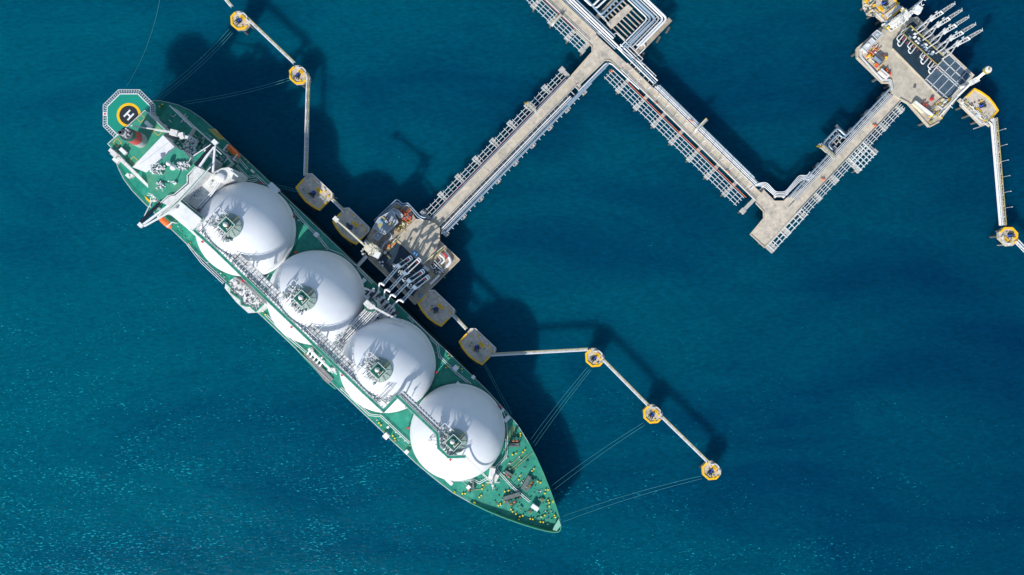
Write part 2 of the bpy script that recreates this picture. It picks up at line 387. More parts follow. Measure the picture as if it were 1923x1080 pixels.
# pipe rack on the port side of the gangway
mb = MB(); segs = [((366, 433), (718, 768)), ((746, 744), (820, 813))]
rpath = [(368, 428), (400, 464), (560, 618), (683, 737), (716, 768), (742, 741)]
for j, (off, r, mi) in enumerate([(-5, .22, 0), (-8.5, .2, 1), (-11.5, .12, 2), (-15, .24, 0), (-18, .12, 2), (-21.5, .26, 0), (-24.5, .12, 1)]):
    p0, p1 = Vector((366+14, 433-2)), Vector((712, 757))
    nn = Vector((-(p1-p0).normalized().y, (p1-p0).normalized().x))
    a = p0+nn*(off+6); b = p1+nn*(off+6)
    mb.cut(); z = 40.6-.05*abs(off); mb.tube([W(a.x, a.y, z), W(b.x, b.y, z)], r, 6, mi)
    a = Vector((748, 741))+nn*(off+3.5)*.8; b = Vector((822, 812))+nn*(off+3.5)*.8
    if off > -17: mb.tube([W(a.x, a.y, 44.6), W(b.x, b.y, 44.6)], r, 6, mi)
    if off < -6: mb.tube([W((720+off*.9), 757+off*.2, z), W(745+off*.7, 733+off*.5, 43.5)], r, 6, mi)
mb.each('gangway_pipe', ['white', 'lgrey', 'lgrey'], ship)
mb = MB(); fr = Fr((372, 436), (716, 768), GZ); rnd = random.Random(2)
k = 0
while k < fr.L:
    mb.bar(fr.at(k, -1, 41.0), fr.at(k, -24, 40.8), .24, .3, 0 if k % 21 else 1)
    mb.bar(fr.at(k, -24, 40.8), fr.at(k+7, -24, 40.8), .15, .2, 0)
    if k % 28 < 7: mb.bar(fr.at(k, -12, 39.8), fr.at(k, -12, 30), .5, .5, 0)
    k += 7
fr2 = Fr((748, 745), (822, 815), GZ2); k = 0; mb.cut()
while k < fr2.L: mb.bar(fr2.at(k, -1, 44.9), fr2.at(k, -14, 44.9), .25, .25, 0); k += 7
for k in (6, 70): mb.bar(fr2.at(k, -7, 30), fr2.at(k, -7, 44.8), .5, .5, 0)
for p_ in ((824, 841), (842, 858), (868, 857)): q_ = W(*p_, GZ2); mb.bar((q_.x, q_.y, 38), (q_.x, q_.y, GZ2-.3), .35, .35)
fr3 = Fr((720, 771), (746, 744), GZ); mb.cut()
for k in (3, 11, 19, 27, 35): mb.bar(fr3.at(k, 0, 39.9), fr3.at(k, -14, 39.8), .3, .3, 0)
mb.bar(fr.at(3, -22, 39.7), fr.at(fr.L-22, -22, 39.7), .3, .3, 0); mb.bar(fr.at(3, -12, 39.7), fr.at(fr.L-8, -12, 39.7), .25, .3, 0)
for t in (60, 105, 150, 240, 290, 335, 425, 470):      # cross ties climbing the domes
    mb.bar(fr.at(t, -22, 39.7), fr.at(t, -34, 40.5), .22, .22)
k = 0
while k < 460:
    mb.fbox(fr, k, k+rnd.uniform(8, 18), -19 if k % 4 < 2 else -12, -15 if k % 4 < 2 else -8, 39.2, 39.3, 2); k += 23
mb.each('pipe_rack', ['lgrey', 'dgrey', 'grey'], ship)
mb = MB(); k = 0
while k < fr.L-30:
    for a, b in ((-9, -2.5), (-16.5, -10), (-24, -17.5)):
        if rnd.random() < .95: mb.fbox(fr, k+.6, k+6, a, b, 40.05, 40.12, rnd.choice((0, 0, 1, 2)))
    k += 7
k = 0; mb.cut()
while k < fr2.L:
    for a, b in ((-8, -2), (-14, -9)): mb.fbox(fr2, k+.6, k+6, a, b, 44.0, 44.1, rnd.choice((0, 0, 1, 2)))
    k += 7
mb.each('rack_floor', ['dirty', 'lgrey', 'white'], ship)
# trestle between tanks carrying the gangway
mb = MB()
for U, V0 in ((565, -52), (748, -52), (930, -52), (655, -52), (838, -52)):
    for dv in (-8, 8): p = SW(U, V0+dv, 0, 40); mb.bar((p.x, p.y, DZ), (p.x, p.y, 40), .7, .7); mb.cut()
mb.each('gangway_post', ['white'], ship)
# --- cross-over manifold between second and third tank
mb = MB(); cf = Fr((634, 652), (703, 580), 30)
for j, (nn, r, mi) in enumerate([(-11, .2, 0), (-7.5, .3, 0), (-3.5, .22, 1), (-.5, .32, 0), (3.5, .22, 0), (7, .3, 1), (11, .2, 0)]):
    z = 29+.3*(j % 3); mb.tube([cf.at(-8, nn, z+5), cf.at(6, nn, z), cf.at(82, nn, z), cf.at(100, nn, z), cf.at(108, nn, 20)], r, 8, mi, 2)
mb.fbox(cf, -2, 102, -9, 9, 27.2, 27.4, 2)
for k in range(0, 104, 8): mb.bar(cf.at(k, -13, 28.3), cf.at(k, 13, 28.3), .3, .4, 0)
mb.bar(cf.at(-4, -13, 28.3), cf.at(104, -13, 28.3), .35, .4, 0); mb.bar(cf.at(-4, 13, 28.3), cf.at(104, 13, 28.3), .35, .4, 0)
for k in (20, 50, 80, 100):
    for nn in (-12, 12): a = cf.at(k, nn, 0); mb.bar((a.x, a.y, DZ), (a.x, a.y, 28.3), .5, .5, 0)
mb.build('crossover_piping', ['white', 'lgrey', 'dgrey'], ship)
mb = MB(); mf = Fr((690, 545), (768, 622), 20); rnd = random.Random(5)
mb.fbox(mf, 0, 72, -10, 13, 17.2, 17.7, 3)
mb.fbox(mf, 2, 66, -9, -7, 17.7, 18.6, 2)
for j in range(6):
    mb.tube([mf.at(6+j*11, 14, 18.9), mf.at(6+j*11, -2, 18.9), mf.at(6+j*11, -9, 18.9)], .42, 8, 0); mb.cyl(mf.at(6+j*11, -9, 18.4), .6, .9, 10, 0)
for j in range(4):
    mb.tube([mf.at(-2, 10+j*3.2, 21+j*.3), mf.at(20, 10+j*3.2, 21), mf.at(76, 10+j*3.2, 21)], (.3, .5, .3, .45)[j], 8, j % 2, 1)
for j in range(3):
    mb.tube([mf.at(4-j*3, 22, 22), mf.at(-9-j*2, 20-j*6, 21.5), mf.at(-4-j, 0, 20), mf.at(8, -4, 19)], .4, 8, 0, 2)
mb.tube([mf.at(30, 26, 22), mf.at(52, 28, 22), mf.at(60, 18, 21), mf.at(70, 10, 20)], .45, 8, 0, 2)
for j in range(34):
    mb.box(mf.at(rnd.uniform(-4, 72), rnd.uniform(-8, 24), 17.6), rnd.uniform(.5, 1.5), rnd.uniform(.5, 1.3), rnd.uniform(1, 3.2), srot, rnd.choice((0, 0, 1, 2, 0)))
mb.build('port_manifold', ['white', 'lgrey', 'dgrey', 'dgrey'], ship)
mb = MB(); hc = W(696, 574, 31); mb.cyl((hc.x, hc.y, DZ), 2.6, 14.6, 20, 0); mb.lathe(hc, [(3.0, 30.6), (3.0, 31.0), (2.2, 31.0), (2.2, 30.6)], 24, 1)
mb.bar(W(696, 574, 32), W(762, 609, 31), .9, .9, 0); mb.bar(W(696, 574, 32), W(688, 568, 32), 1.5, 1.3, 0)
mb.box(W(692, 571, 31), 3.2, 2.6, 2.2, srot, 0)
mb.build('deck_crane', ['dirty', 'dgreen'], ship)['label'] = 'white hose crane beside the port manifold'
# starboard: machinery house and manifold tray
mb = MB(); mb.pprism([(423, 533), (441, 520), (502, 573), (484, 587), (466, 588), (444, 568), (430, 551), (422, 541)], DZ, 24, 0)
mh = mb.build('machinery_house', ['dirty'], ship); rnd = random.Random(3)
mb = MB()
for j in range(110):
    p = W(423+rnd.random()*70, 0, 24); t = rnd.random(); s = rnd.uniform(-1, 1)
    q = (434+t*54+s*7, 530+t*48-s*8); mb.box(W(q[0], q[1], 24), rnd.uniform(.25, 1.1), rnd.uniform(.25, .7), rnd.uniform(.3, .9), srot, rnd.choice((0, 0, 1, 2, 3, 4)))
mb.build('roof_equipment', ['white', 'lgrey', 'cream', 'grey', 'dgrey'], mh)
mb = MB(); ribbon(mb, [(424, 531), (434, 541), (433, 549), (442, 556), (452, 563), (453, 572), (462, 575), (470, 575), (480, 585), (494, 571)], 24.9, -1.2, 1.2, .8)
ribbon(mb, [(442, 556), (450, 547)], 24.3, -.8, .8, .2); ribbon(mb, [(424, 531), (442, 519)], 24.3, -.8, .8, .2); mb.build('roof_walkway', ['green'], mh)
mb = MB(); mb.pprism([(573, 667), (579, 664), (626, 712), (616, 721), (606, 712)], DZ, DZ+.8, 0); mb.build('manifold_tray', ['trayg'], ship)
mb = MB(); sf = Fr((580, 655), (640, 712), 20)
for j in range(5): mb.tube([sf.at(4+j*8, -3, 22), sf.at(4+j*8, 4, 19.5), sf.at(4+j*8, 11, 18.5)], .35, 8, 0, 1); mb.cyl(sf.at(4+j*8, 10, 18), .5, .8, 10, 1)
mb.tube([sf.at(0, 0, 21), sf.at(60, 0, 21)], .4, 8, 0); mb.tube([sf.at(0, -3, 22), sf.at(72, -3, 22)], .25, 8, 1)
for j in range(16): mb.box(sf.at(rnd.uniform(0, 76), rnd.uniform(-4, 5), DZ), rnd.uniform(.5, 1.4), rnd.uniform(.5, 1), rnd.uniform(1, 4), srot, rnd.choice((0, 1, 0)))
mb.build('starboard_manifold', ['white', 'dirty'], ship)
mb = MB(); ribbon(mb, [(556, 655), (572, 673), (619, 722), (630, 731)], DZ+.7, -1, 1, .5, 0); mb.build('hull_sponson', ['green2'], ship)
# --- deck pipe runs
runs = [[(444, 310), (465, 333), (482, 330), (504, 351), (534, 374), (569, 415), (597, 444), (617, 469), (642, 479), (673, 504), (700, 532)],
        [(767, 594), (822, 648), (825, 669), (857, 700), (885, 723), (910, 736), (939.5, 764), (950, 789), (952, 837), (950, 858), (932, 877), (934, 884), (965, 917), (995, 942)],
        [(352, 458), (378, 492), (420, 532)], [(500, 592), (540, 632), (575, 662)], [(640, 728), (694, 779), (715, 781), (769, 832)],
        [(800, 872), (850, 902), (889, 901), (900, 907), (918, 897)], [(398, 300), (425, 310), (440, 335), (466, 341), (484, 338)], [(420, 292), (450, 300), (465, 318)]]
mb = MB()
for rn in runs:
    mb.cut()
    for off in (-1.6, 1.6):
        rows = ribbon(MB(), rn, DZ, off, off); mb.tube([W(r[0].x, r[0].y, DZ+.8) for r in rows], .14, 6, 0)
    for a, b in zip(rn, rn[1:]):
        a, b = Vector(a), Vector(b); d = (b-a).normalized(); nn = Vector((-d.y, d.x))*1.8; k = 3
        while k < (b-a).length:
            p = a+d*k; mb.bar(W((p+nn).x, (p+nn).y, DZ+.5), W((p-nn).x, (p-nn).y, DZ+.5), .12, .12, 1); k += 9
mb.each('deck_piping', ['white', 'lgrey'], ship)
mb = MB(); rnd = random.Random(11)     # thin foredeck lines
for j in range(16):
    U = rnd.uniform(1180, 1400); hw = 85*(1-(U-1150)/330); V = rnd.uniform(-hw, hw); l = rnd.uniform(10, 30)
    a, b = (UV(U, V), UV(U+(l if j % 3 else 0), V+(0 if j % 3 else l))); mb.tube([W(*a, DZ+.3), W(*b, DZ+.3)], .09, 5, j % 3)
for j in range(5): mb.tube([W(950+j*4, 800, DZ+.4, 16), W(951+j*4, 826, DZ+.4, 16)], .09, 5, 1)
for a, b in (((950, 880), (985, 848)), ((954, 886), (990, 853)), ((962, 884), (1000, 850)), ((890, 920), (905, 919)), ((905, 919), (918, 905))): mb.tube([W(*a, DZ+.4), W(*b, DZ+.4)], .12, 5, 1)
mb.build('foredeck_pipes', ['green2', 'lime', 'lgrey'], ship)
# --- foredeck fittings (pixel spots read in a 5.4x enlargement from 780,800)
zb = lambda x, y: (780+x/5.4, 800+y/5.4)
bol = [((1065, 75), (1065, 100)), ((1110, 240), (1090, 262)), ((1020, 275), (985, 288)), ((1200, 432), (1182, 452)), ((1058, 505), (1048, 540)), ((1240, 560), (1267, 572)),
       ((1320, 645), (1312, 680)), ((1345, 750), (1355, 775)), ((1410, 903), (1418, 923)), ((1268, 968), (1296, 972)), ((1277, 920), (1312, 903)), ((1165, 937), (1190, 942)),
       ((1090, 907), (1058, 917)), ((970, 843), (985, 866)), ((862, 786), (842, 803)), ((943, 652), (907, 662)), ((668, 702), (649, 720)), ((686, 598), (676, 635)), ((505, 683), (478, 684)),
       ((1345, 645), (1357, 812)), ((400, 668), (400, 676)), ((597, 773), (605, 778)), ((1395, 760), (1395, 768)), ((1020, 888), (1050, 945))]
bw = [(zb(*a), zb(*b)) for a, b in bol]+[((301, 201), (306, 197)), ((712, 794), (716, 798)), ((738, 818), (742, 823)), ((495, 585), (499, 591)), ((838, 690), (842, 688)), ((862, 688), (868, 692)), ((462, 300), (467, 305))]
proto = None
for a, b in bw:
    mb = MB()
    for p in (a, b): q = W(*p, DZ); mb.cyl(q, .26, .7, 10, 0); mb.cyl(q+Vector((0, 0, .7)), .36, .18, 10, 0)
    mid = (W(*a, DZ)+W(*b, DZ))/2
    if (W(*a, DZ)-W(*b, DZ)).length < 6: mb.bar(W(*a, DZ+.15), W(*b, DZ+.15), .8, .25, 1)
    mb.build('bollard', ['lemon', 'dgreen'], ship)
def winch(p, q, w, drums):
    mb = MB(); mb.bar(W(*p, DZ+1.0), W(*q, DZ+1.0), w, 1.8, 0); a, b = W(*p, DZ), W(*q, DZ)
    d = (b-a).normalized(); nn = Vector((-d.y, d.x, 0))
    mb.bar(a-nn*w*1.1+Vector((0, 0, .3)), b-nn*w*1.1+Vector((0, 0, .3)), w*.7, .5, 0)
    o = mb.build('mooring_winch', ['winch'], ship)
    for x in drums:
        mb = MB(); c = W(*x, DZ+1.0); mb.tube([c-d*.7, c+d*.7], .5, 10, 0); mb.tube([c-d*.3, c+d*.3], .62, 12, 1)
        mb.cyl(W(x[0]+1.5, x[1]+3, DZ), .6, 1.0, 8, 2); mb.box(W(x[0]-1, x[1]-5, DZ), 1.6, 1.6, 1.4, srot, 2); mb.box(W(x[0]+4, x[1]-4, DZ), 1.2, 2.4, 1.0, srot, 2)
        mb.build('winch_drum', ['brown', 'rust', 'dgreen'], o)
winch(zb(955, 182), zb(1052, 182), .9, [zb(995, 150), zb(1030, 150)])
winch(zb(1085, 640), zb(1160, 505), 1.8, [zb(1160, 605), zb(1178, 575)])
winch(zb(895, 735), zb(1060, 685), 1.8, [zb(970, 790), zb(1003, 768)])
winch(zb(585, 560), zb(590, 650), .9, [zb(545, 650)])
winch(zb(915, 455), zb(985, 500), 1.0, [zb(927, 487), zb(950, 512)])
mb = MB(); mb.bar(W(*zb(1180, 800), DZ+1.4), W(*zb(1245, 845), DZ+1.4), 2.0, 2.4); mb.build('locker', ['white'], ship)
for x, y in ((1285, 745), (1163, 870)):
    mb = MB(); mb.box(W(*zb(x, y), DZ), 2.0, 2.0, .8, srot, 0); mb.cyl(W(*zb(x, y), DZ+.8), .6, .4, 12, 1); mb.build('deck_hatch', ['green2', 'brown'], ship)
rnd = random.Random(21); mb = MB()
nfit = 0
def fitting(p, c, stuff):
    global nfit; nfit += 1
    m = stuff if nfit > 95 else MB()
    if rnd.random() < .45: m.cyl(p, rnd.uniform(.15, .38), rnd.uniform(.3, 1.0), 8, c)
    else: m.box(p, rnd.uniform(.3, 1.2), rnd.uniform(.25, .7), rnd.uniform(.2, .8), srot+rnd.choice((0, 0, math.pi/4)), c)
    if m is not stuff: m.build('deck_fitting', FM, ship)
FM = ['green2', 'lgrey', 'dgreen', 'dgrey', 'lime', 'collar']
for j in range(200):
    U = rnd.uniform(1165, 1425); hw = 90*(1-((U-1120)/325)**1.8); V = 8+rnd.uniform(-hw, hw)*.95
    p = SW(U, V, DZ)
    if (Vector(UV(U, V))-Vector(TC[3])).length < 94: continue
    fitting(p, rnd.choice((0, 0, 0, 1, 5, 2, 2, 3, 4)), mb)
for j in range(150):
    U = rnd.uniform(520, 1160); V = 8+rnd.choice((-1, 1))*rnd.uniform(78, 94); p = SW(U, V, DZ)
    if min((Vector(UV(U, V))-Vector(t)).length for t in TC) < 92: continue
    fitting(p, rnd.choice((0, 0, 1, 2, 5, 1, 4)), mb)
mb.build('small_deck_fittings', FM, ship)['kind'] = 'stuff'
def deckbox(px, py, sx, sy, h, m='white', name='locker', z=DZ):
    MB().box(W(px, py, z), sx, sy, h, srot).build(name, [m], ship)
for a in ((516, 354, 5.5, 2.6, 2), (595, 441, 2, 2, 1.5), (861, 720, 2, 1.4, 1.2), (952, 786, 1.8, 3.2, 1.4), (726, 818, 2.6, 2.4, 2.2), (764, 848, 1.8, 1.8, 1.5), (843, 903, 4.5, 1.5, 1.2), (889, 708, 1.6, 1.6, 1.2), (943, 771, 1.2, 2.2, 1.2), (684, 527, 1.8, 2.0, 1.4), (856, 691, 2.4, 2.4, 1.6), (475, 322, 2, .9, 1), (880, 914, 1.6, 1.8, 1.5), (729, 802, 1, 1, 1)): deckbox(*a)
for i, (x, y) in enumerate(((489, 344), (551, 407), (381, 454), (457, 528), (548, 614), (643, 704), (819, 699), (763, 763), (766, 804), (938, 763), (846, 863), (377, 386), (556, 474))):
    zz = GZ-1 if i in (2, 3, 4, 5, 7) else GZ2-1 if i == 10 else DZ+1.6
    mb = MB(); q = W(x, y, zz); mb.cyl(q, .55, .8, 12, 0); mb.bar(q+Vector((0, 0, .5)), q+Vector((1.0, .4, .9)), .3, .3, 0); mb.bar(q, q-Vector((0, 0, 1.5 if zz < 30 else 4)), .3, .3, 1)
    mb.build('fire_monitor', ['red', 'white'], ship)
# foremast by the last tank
mb = MB(); b = W(927, 893, DZ)
mb.box(b, 4.2, 3.4, 3, srot+.3, 0); mb.box(b+Vector((-.6, 2.5, 0)), 2.6, 4.0, 5, srot+.6, 0); mb.tube([(b.x, b.y, DZ), (b.x, b.y, 36)], .55, 8, 0)
mb.bar((b.x-3, b.y, 30), (b.x+3, b.y, 30), .3, .3); mb.bar((b.x, b.y-2, 34), (b.x, b.y+2, 34), .3, .3)
mb.bar(W(874, 856, GZ2-.5), (b.x, b.y, 31), .35, .4); mb.bar(W(874, 859, GZ2-.5), (b.x, b.y-1, 30), .2, .25)
mb.build('foremast', ['dirty'], ship)
# --- deckhouse
def blk(name, px, z0, z1, m, top=None, parent=None):
    mb = MB(); mb.pprism(px, z0, z1, 0, None, 1 if top else 0); return mb.build(name, [m, top] if top else [m], parent or ship)
def shift(px, z, z2): return [tuple(Vector((CX, CY))+(Vector(p)-Vector((CX, CY)))*ps(z2)/ps(z)) for p in px]
poop = blk('poop_deck', [(318, 199), (364, 238), (400, 270), (425, 292), (435, 306), (402, 330), (350, 292), (300, 226)], DZ, 20.5, 'white', 'green')
blk('stern_house', [(320, 199), (362, 240), (353, 256), (326, 246), (298, 222)], DZ, 25, 'lgrey', 'green')
cas = blk('engine_casing', [(203.5, 271), (274, 208), (313, 246), (306, 256), (249, 314), (238, 304)], DZ, 34, 'lgrey', 'green2')
acc = blk('accommodation_block', [(268, 318), (330, 262), (372, 278), (400, 300), (376, 330), (300, 400), (276, 380), (262, 356)], DZ, 34, 'lgrey', 'green')
blk('aft_house', [(306, 254), (329, 277), (275, 324), (248.5, 314)], 30, 40, 'white', None)
MB().bar(W(262, 309, 40.03), W(318, 266, 40.03), .14, .05).build('roof_seam', ['grey'], ship)
wh = blk('wheelhouse', [(275, 324), (329, 277), (345, 284), (369, 313), (353, 330), (353, 344), (328, 366), (317, 368), (303, 381), (279, 358)], 34, 44, 'white', 'green2')
blk('bridge_roof', [(369, 313), (386, 321), (336, 374), (318, 387), (304, 381), (317, 369), (329, 367), (355, 345), (355, 331)], 34, 45.3, 'dirty')
blk('front_house', [(378, 335), (404, 322), (416, 316), (430, 314), (439, 323), (435, 336), (416, 344), (369, 393), (342, 374)], DZ, 36, 'dirty')
blk('platform_deck', [(338, 378), (378, 411), (376, 417), (361, 432), (350, 420), (326, 394)], 30, 43.5, 'white')
blk('lower_house', [(325, 392), (352, 418), (366, 433), (420, 482), (416, 488), (350, 428), (314, 398)], DZ, 26, 'white')
mb = MB(); ribbon(mb, [(396, 311.5), (339, 375), (321, 392)], 45.7, -1.3, 1.3, .3); mb.build('bridge_walkway', ['green'], ship)
mb = MB(); mb.cut(); mb.rail([W(x, y, 45.5) for x, y in ((397, 314), (341, 376), (323, 393))], 1, .2, 3)
mb.cut(); mb.rail([W(x, y, 44.1) for x, y in ((369, 313), (353, 330), (353, 344), (328, 366), (317, 368), (303, 381))], 1, .25, 3)
mb.cut(); mb.rail([W(x, y, 34.1) for x, y in ((204, 271), (274, 208), (313, 246))], 1.1, .16, 3); mb.cut(); mb.rail([W(x, y, 34.1) for x, y in ((204, 271), (238, 304), (249, 314))], 1.1, .16, 3)
mb.cut(); mb.rail([W(x, y, 25.1) for x, y in ((320, 199), (362, 240))], 1.1, .4, 3); mb.cut(); mb.rail([W(x, y, 20.6) for x, y in ((364, 238), (400, 270), (425, 292), (435, 306))], 1.1, .2, 3)
mb.each('upper_railing', ['white'], ship)
# bridge wings
for side, beams, hx, hs_, dk, win, sup in (
    ('port', (((406, 268), (372, 317), 1.2, 1.2), ((404, 272), (400, 324), 1.1, 1.2), ((397, 271), (363, 293), .5, .6), ((404, 279), (416, 290), .4, .5)), (405, 268), (2.6, 2.2), [(402, 271), (369, 312), (363, 295), (398, 273)], ((400.5, 271.5), (367, 311)), (401, 290)),
    ('starboard', (((266, 424), (318, 385), 1.1, 1.2), ((265, 419), (285, 378), .5, .6), ((271, 425), (332, 391), .9, 1.0)), (266, 423), (2.4, 2.0), [(266, 419), (285, 379), (304, 383)], ((301, 381), (264.5, 417)), (300, 392))):
    mb = MB()
    for a, b, w, h in beams: mb.bar(W(*a, 44.4), W(*b, 44.4), w*.72, h*.8, 0)
    mb.box(W(*hx, 43.6), hs_[0]*.85, hs_[1]*.85, 1.5, srot, 0); wing = mb.build('bridge_wing', ['white'], ship)
    MB().pprism(dk, 43.3, 43.6, 0).build('wing_deck', ['green'], wing)
    MB().bar(W(*win[0], 44.6), W(*win[1], 44.6), 1.3, 1.0).build('wing_window', ['glass'], wing)
    q = W(*sup, 34); MB().bar((q.x, q.y, 30), (q.x, q.y, 44), .8, .8).build('wing_support', ['white'], wing)
# roof clutter on the wheelhouse
rnd = random.Random(31)
for nm, cx, cy, sx, sy, nn_, z in (('radar_mast', 297, 318, 13, 9, 26, 44), ('ventilation_unit', 346, 312, 11, 8, 26, 44), ('antenna_platform', 293, 366, 9, 13, 24, 38), ('roof_machinery', 340, 288, 14, 6, 12, 40), ('ventilation_unit', 357, 280, 12, 10, 22, 34), ('antenna_platform', 300, 350, 7, 6, 10, 44)):
    mb = MB()
    for j in range(int(nn_*1.9)):
        a, b = rnd.uniform(-1, 1), rnd.uniform(-1, 1)
        p = W(cx+a*sx, cy+b*sy, z)
        if rnd.random() < .3: mb.cyl(p, rnd.uniform(.2, .5), rnd.uniform(.6, 2), 10, rnd.choice((0, 1)))
        elif rnd.random() < .4:
            mb.bar(p+Vector((0, 0, 1.2)), p+Vector((rnd.uniform(-2, 2), rnd.uniform(-2, 2), 1.6)), .22, .22, 0); mb.bar(p, p+Vector((0, 0, 1.2)), .2, .2, 0)
        else: mb.box(p, rnd.uniform(.3, 1.1), rnd.uniform(.25, .8), rnd.uniform(.5, 1.6), srot, rnd.choice((0, 0, 1, 2, 3)))
    mb.build(nm, ['white', 'lgrey', 'dirty', 'grey'], ship)
mb = MB(); q = W(320, 308, 44); mb.lathe(q, [(.5, 44), (.5, 45), (1.0, 45.4), (1.1, 46.2), (.7, 47), (.01, 47.3)], 20); mb.build('satellite_dome', ['white'], ship)
mb = MB(); q = W(328, 315, 44); mb.lathe(q, [(.5, 44), (1.2, 45), (1.4, 45.8), (.8, 46.7), (.01, 47)], 20); mb.build('satellite_dome', ['white'], ship)
mb = MB(); q = W(329, 344, 44); mb.tube([q, q+Vector((0, 0, 7))], .25, 8); mb.bar(q+Vector((-1.2, 0, 5)), q+Vector((1.2, 0, 5)), .2, .2); mb.box(q, 1.4, 1.2, 1, srot); mb.build('signal_mast', ['white'], ship)
mb = MB(); q = W(415, 334, 36); mb.lathe(q, [(2.2, 36), (2.2, 37.2), (1.8, 37.5), (.01, 37.7)], 24); q = W(437, 323, 34)
mb.cyl(q, 1.2, 3, 12); mb.bar(q+Vector((0, 0, 3)), W(447, 332, 37), .6, .6); mb.build('vent_cowl', ['white'], ship)
mb = MB(); mb.tube([W(412, 340, 37), W(396, 362, 36.6), W(372, 388, 36.6)], .35, 8, 0, 1); mb.tube([W(414, 343, 37), W(398, 365, 36.6), W(375, 391, 36.6)], .3, 8, 0, 1); mb.tube([W(362, 370, 36.6), W(368, 372, 36.6), W(385, 374, 36.6)], .25, 8, 0, 1)
for j in range(30):
    t = rnd.random(); q = W(350+t*70+rnd.uniform(-7, 7), 375-t*52+rnd.uniform(-7, 7), 36); mb.box(q, rnd.uniform(.4, 1), rnd.uniform(.4, 1.2), rnd.uniform(.3, 1), srot, rnd.choice((0, 1)))
mb.build('roof_piping', ['white', 'lgrey'], ship)
rnd = random.Random(77); mb = MB()
for (x0, y0, x1, y1, z, k) in ((310, 215, 350, 240, 25, 6), (355, 250, 400, 290, 20.6, 34), (395, 290, 430, 310, 20.6, 16), (285, 372, 300, 395, 34.1, 12), (332, 262, 372, 300, 34.1, 26), (215, 275, 245, 300, 34.1, 5)):
    for j in range(k*2):
        q = W(rnd.uniform(x0, x1), rnd.uniform(y0, y1), z); mb.box(q, rnd.uniform(.3, 2.2), rnd.uniform(.12, .4), rnd.uniform(.3, 1.2), srot+rnd.choice((0, math.pi/2)), rnd.choice((0, 1, 2, 3, 4, 0)))
mb.build('superstructure_fittings', ['lgrey', 'white', 'dgreen', 'grey', 'green2'], ship)
mb = MB()   # yellow deck outlines on the casing, stair treads by the wings
for x, y in ((264, 222), (220, 268), (297, 247), (251, 302)):
    q = [W(x+dx, y+dy, 34.03) for dx, dy in ((0, -8), (8, 0), (0, 8), (-8, 0), (0, -8))]
    for a, b in zip(q, q[1:]): mb.bar(a, b, .16, .04)
for j in range(5): mb.bar(W(272+j*2.2, 368+j*2.0, 34.2), W(276+j*2.2, 376+j*2.0, 34.2), .25, .2)
for j in range(4): mb.bar(W(392+j*4, 242+j*0, 20.7), W(412+j*3.2, 262, 20.7), .25, .2)
mb.build('deck_markings', ['yellow'], ship)
for x, y in ((281, 235), (234, 285)): deckbox(x, y, 3.4, 1.6, 1.8, 'white', 'locker', 34.02)
# funnel
mb = MB(); b0 = W(264, 264, 34); t0 = W(237, 251, 49)
def ring(c, z, r, rx=1.0, n=32): return [Vector((c.x+r*math.cos(2*math.pi*k/n), c.y+r*math.sin(2*math.pi*k/n), z)) for k in range(n)]
lv = [(0, 3.2, 0), (.36, 3.05, 0), (.36001, 3.05, 1), (.80, 2.9, 1), (.80001, 2.9, 2), (1, 2.85, 2)]
for (fa, ra, _), (fb, rb, mi) in zip(lv, lv[1:]):
    A = ring(b0.lerp(t0, fa), b0.z+(t0.z-b0.z)*fa, ra); B = ring(b0.lerp(t0, fb), b0.z+(t0.z-b0.z)*fb, rb); n_ = 32
    mb.add(A+B, [[k, (k+1) % n_, (k+1) % n_+n_, k+n_] for k in range(n_)], mi, True)
mb.add(ring(t0, t0.z-.3, 2.85), [list(range(32))], 3)
fun = mb.build('funnel', ['grey', 'redf', 'dgreen', 'dgrey'], ship)
mb = MB(); mb.cyl(t0+Vector((-1.2, .3, -.3)), 1.5, 1.0, 16, 0); mb.lathe(t0+Vector((-1.6, .2, 0)), [(1.0, t0.z+.5), (1.0, t0.z+2.2), (.75, t0.z+2.2), (.75, t0.z+.8)], 16, 1)
mb.add(ring(t0+Vector((-1.6, .2, 0)), t0.z+1.2, .8, n=16), [list(range(16))], 2)
for dx, dy in ((1.2, 1.2), (1.4, -.6), (.3, -1.7), (.4, 1.9)): mb.cyl(t0+Vector((dx, dy, -.3)), .35, 1.6, 10, 3)
mb.build('exhaust_pipe', ['grey', 'dgrey', 'black', 'lgrey'], fun)
# helideck
HZ = 28.0; hc = W(242, 217, 0, HZ); hs = ps(HZ)
def octo(r, z, c=hc): return [Vector((c.x+r/math.cos(R(22.5))*math.cos(R(22.5+45*k)), c.y+r/math.cos(R(22.5))*math.sin(R(22.5+45*k)), z)) for k in range(8)]
mb = MB(); mb.prism([tuple(v[:2]) for v in octo(40/hs, 0)], HZ-1, HZ, 0); hd = mb.build('helideck', ['heli'], ship)
mb = MB(); o1, o2, om = octo(48.6/hs, HZ-.25), octo(40.6/hs, HZ+.02), octo(44.6/hs, HZ-.1)
for k in range(8):
    a, b, c, d = o1[k], o1[(k+1) % 8], o2[(k+1) % 8], o2[k]
    mb.bar(a, b, .3, .2); mb.bar(om[k], om[(k+1) % 8], .12, .1)
    for j in range(8): t = j/8; mb.bar(a.lerp(b, t), d.lerp(c, t), .24 if j else .3, .14)
mb.build('safety_net_frame', ['lgrey'], hd)
mb = MB(); mb.bar(o1[3].lerp(o1[4], 0), o1[3].lerp(o1[4], .01), .1, .1)
mb = MB()
for k in range(8):
    a, b = o2[k], o2[(k+1) % 8]; mb.bar(a+Vector((0, 0, .02)), b+Vector((0, 0, .02)), .42, .06)
mb.build('edge_line', ['white'], hd)
mb = MB()     # netting between the frame bars
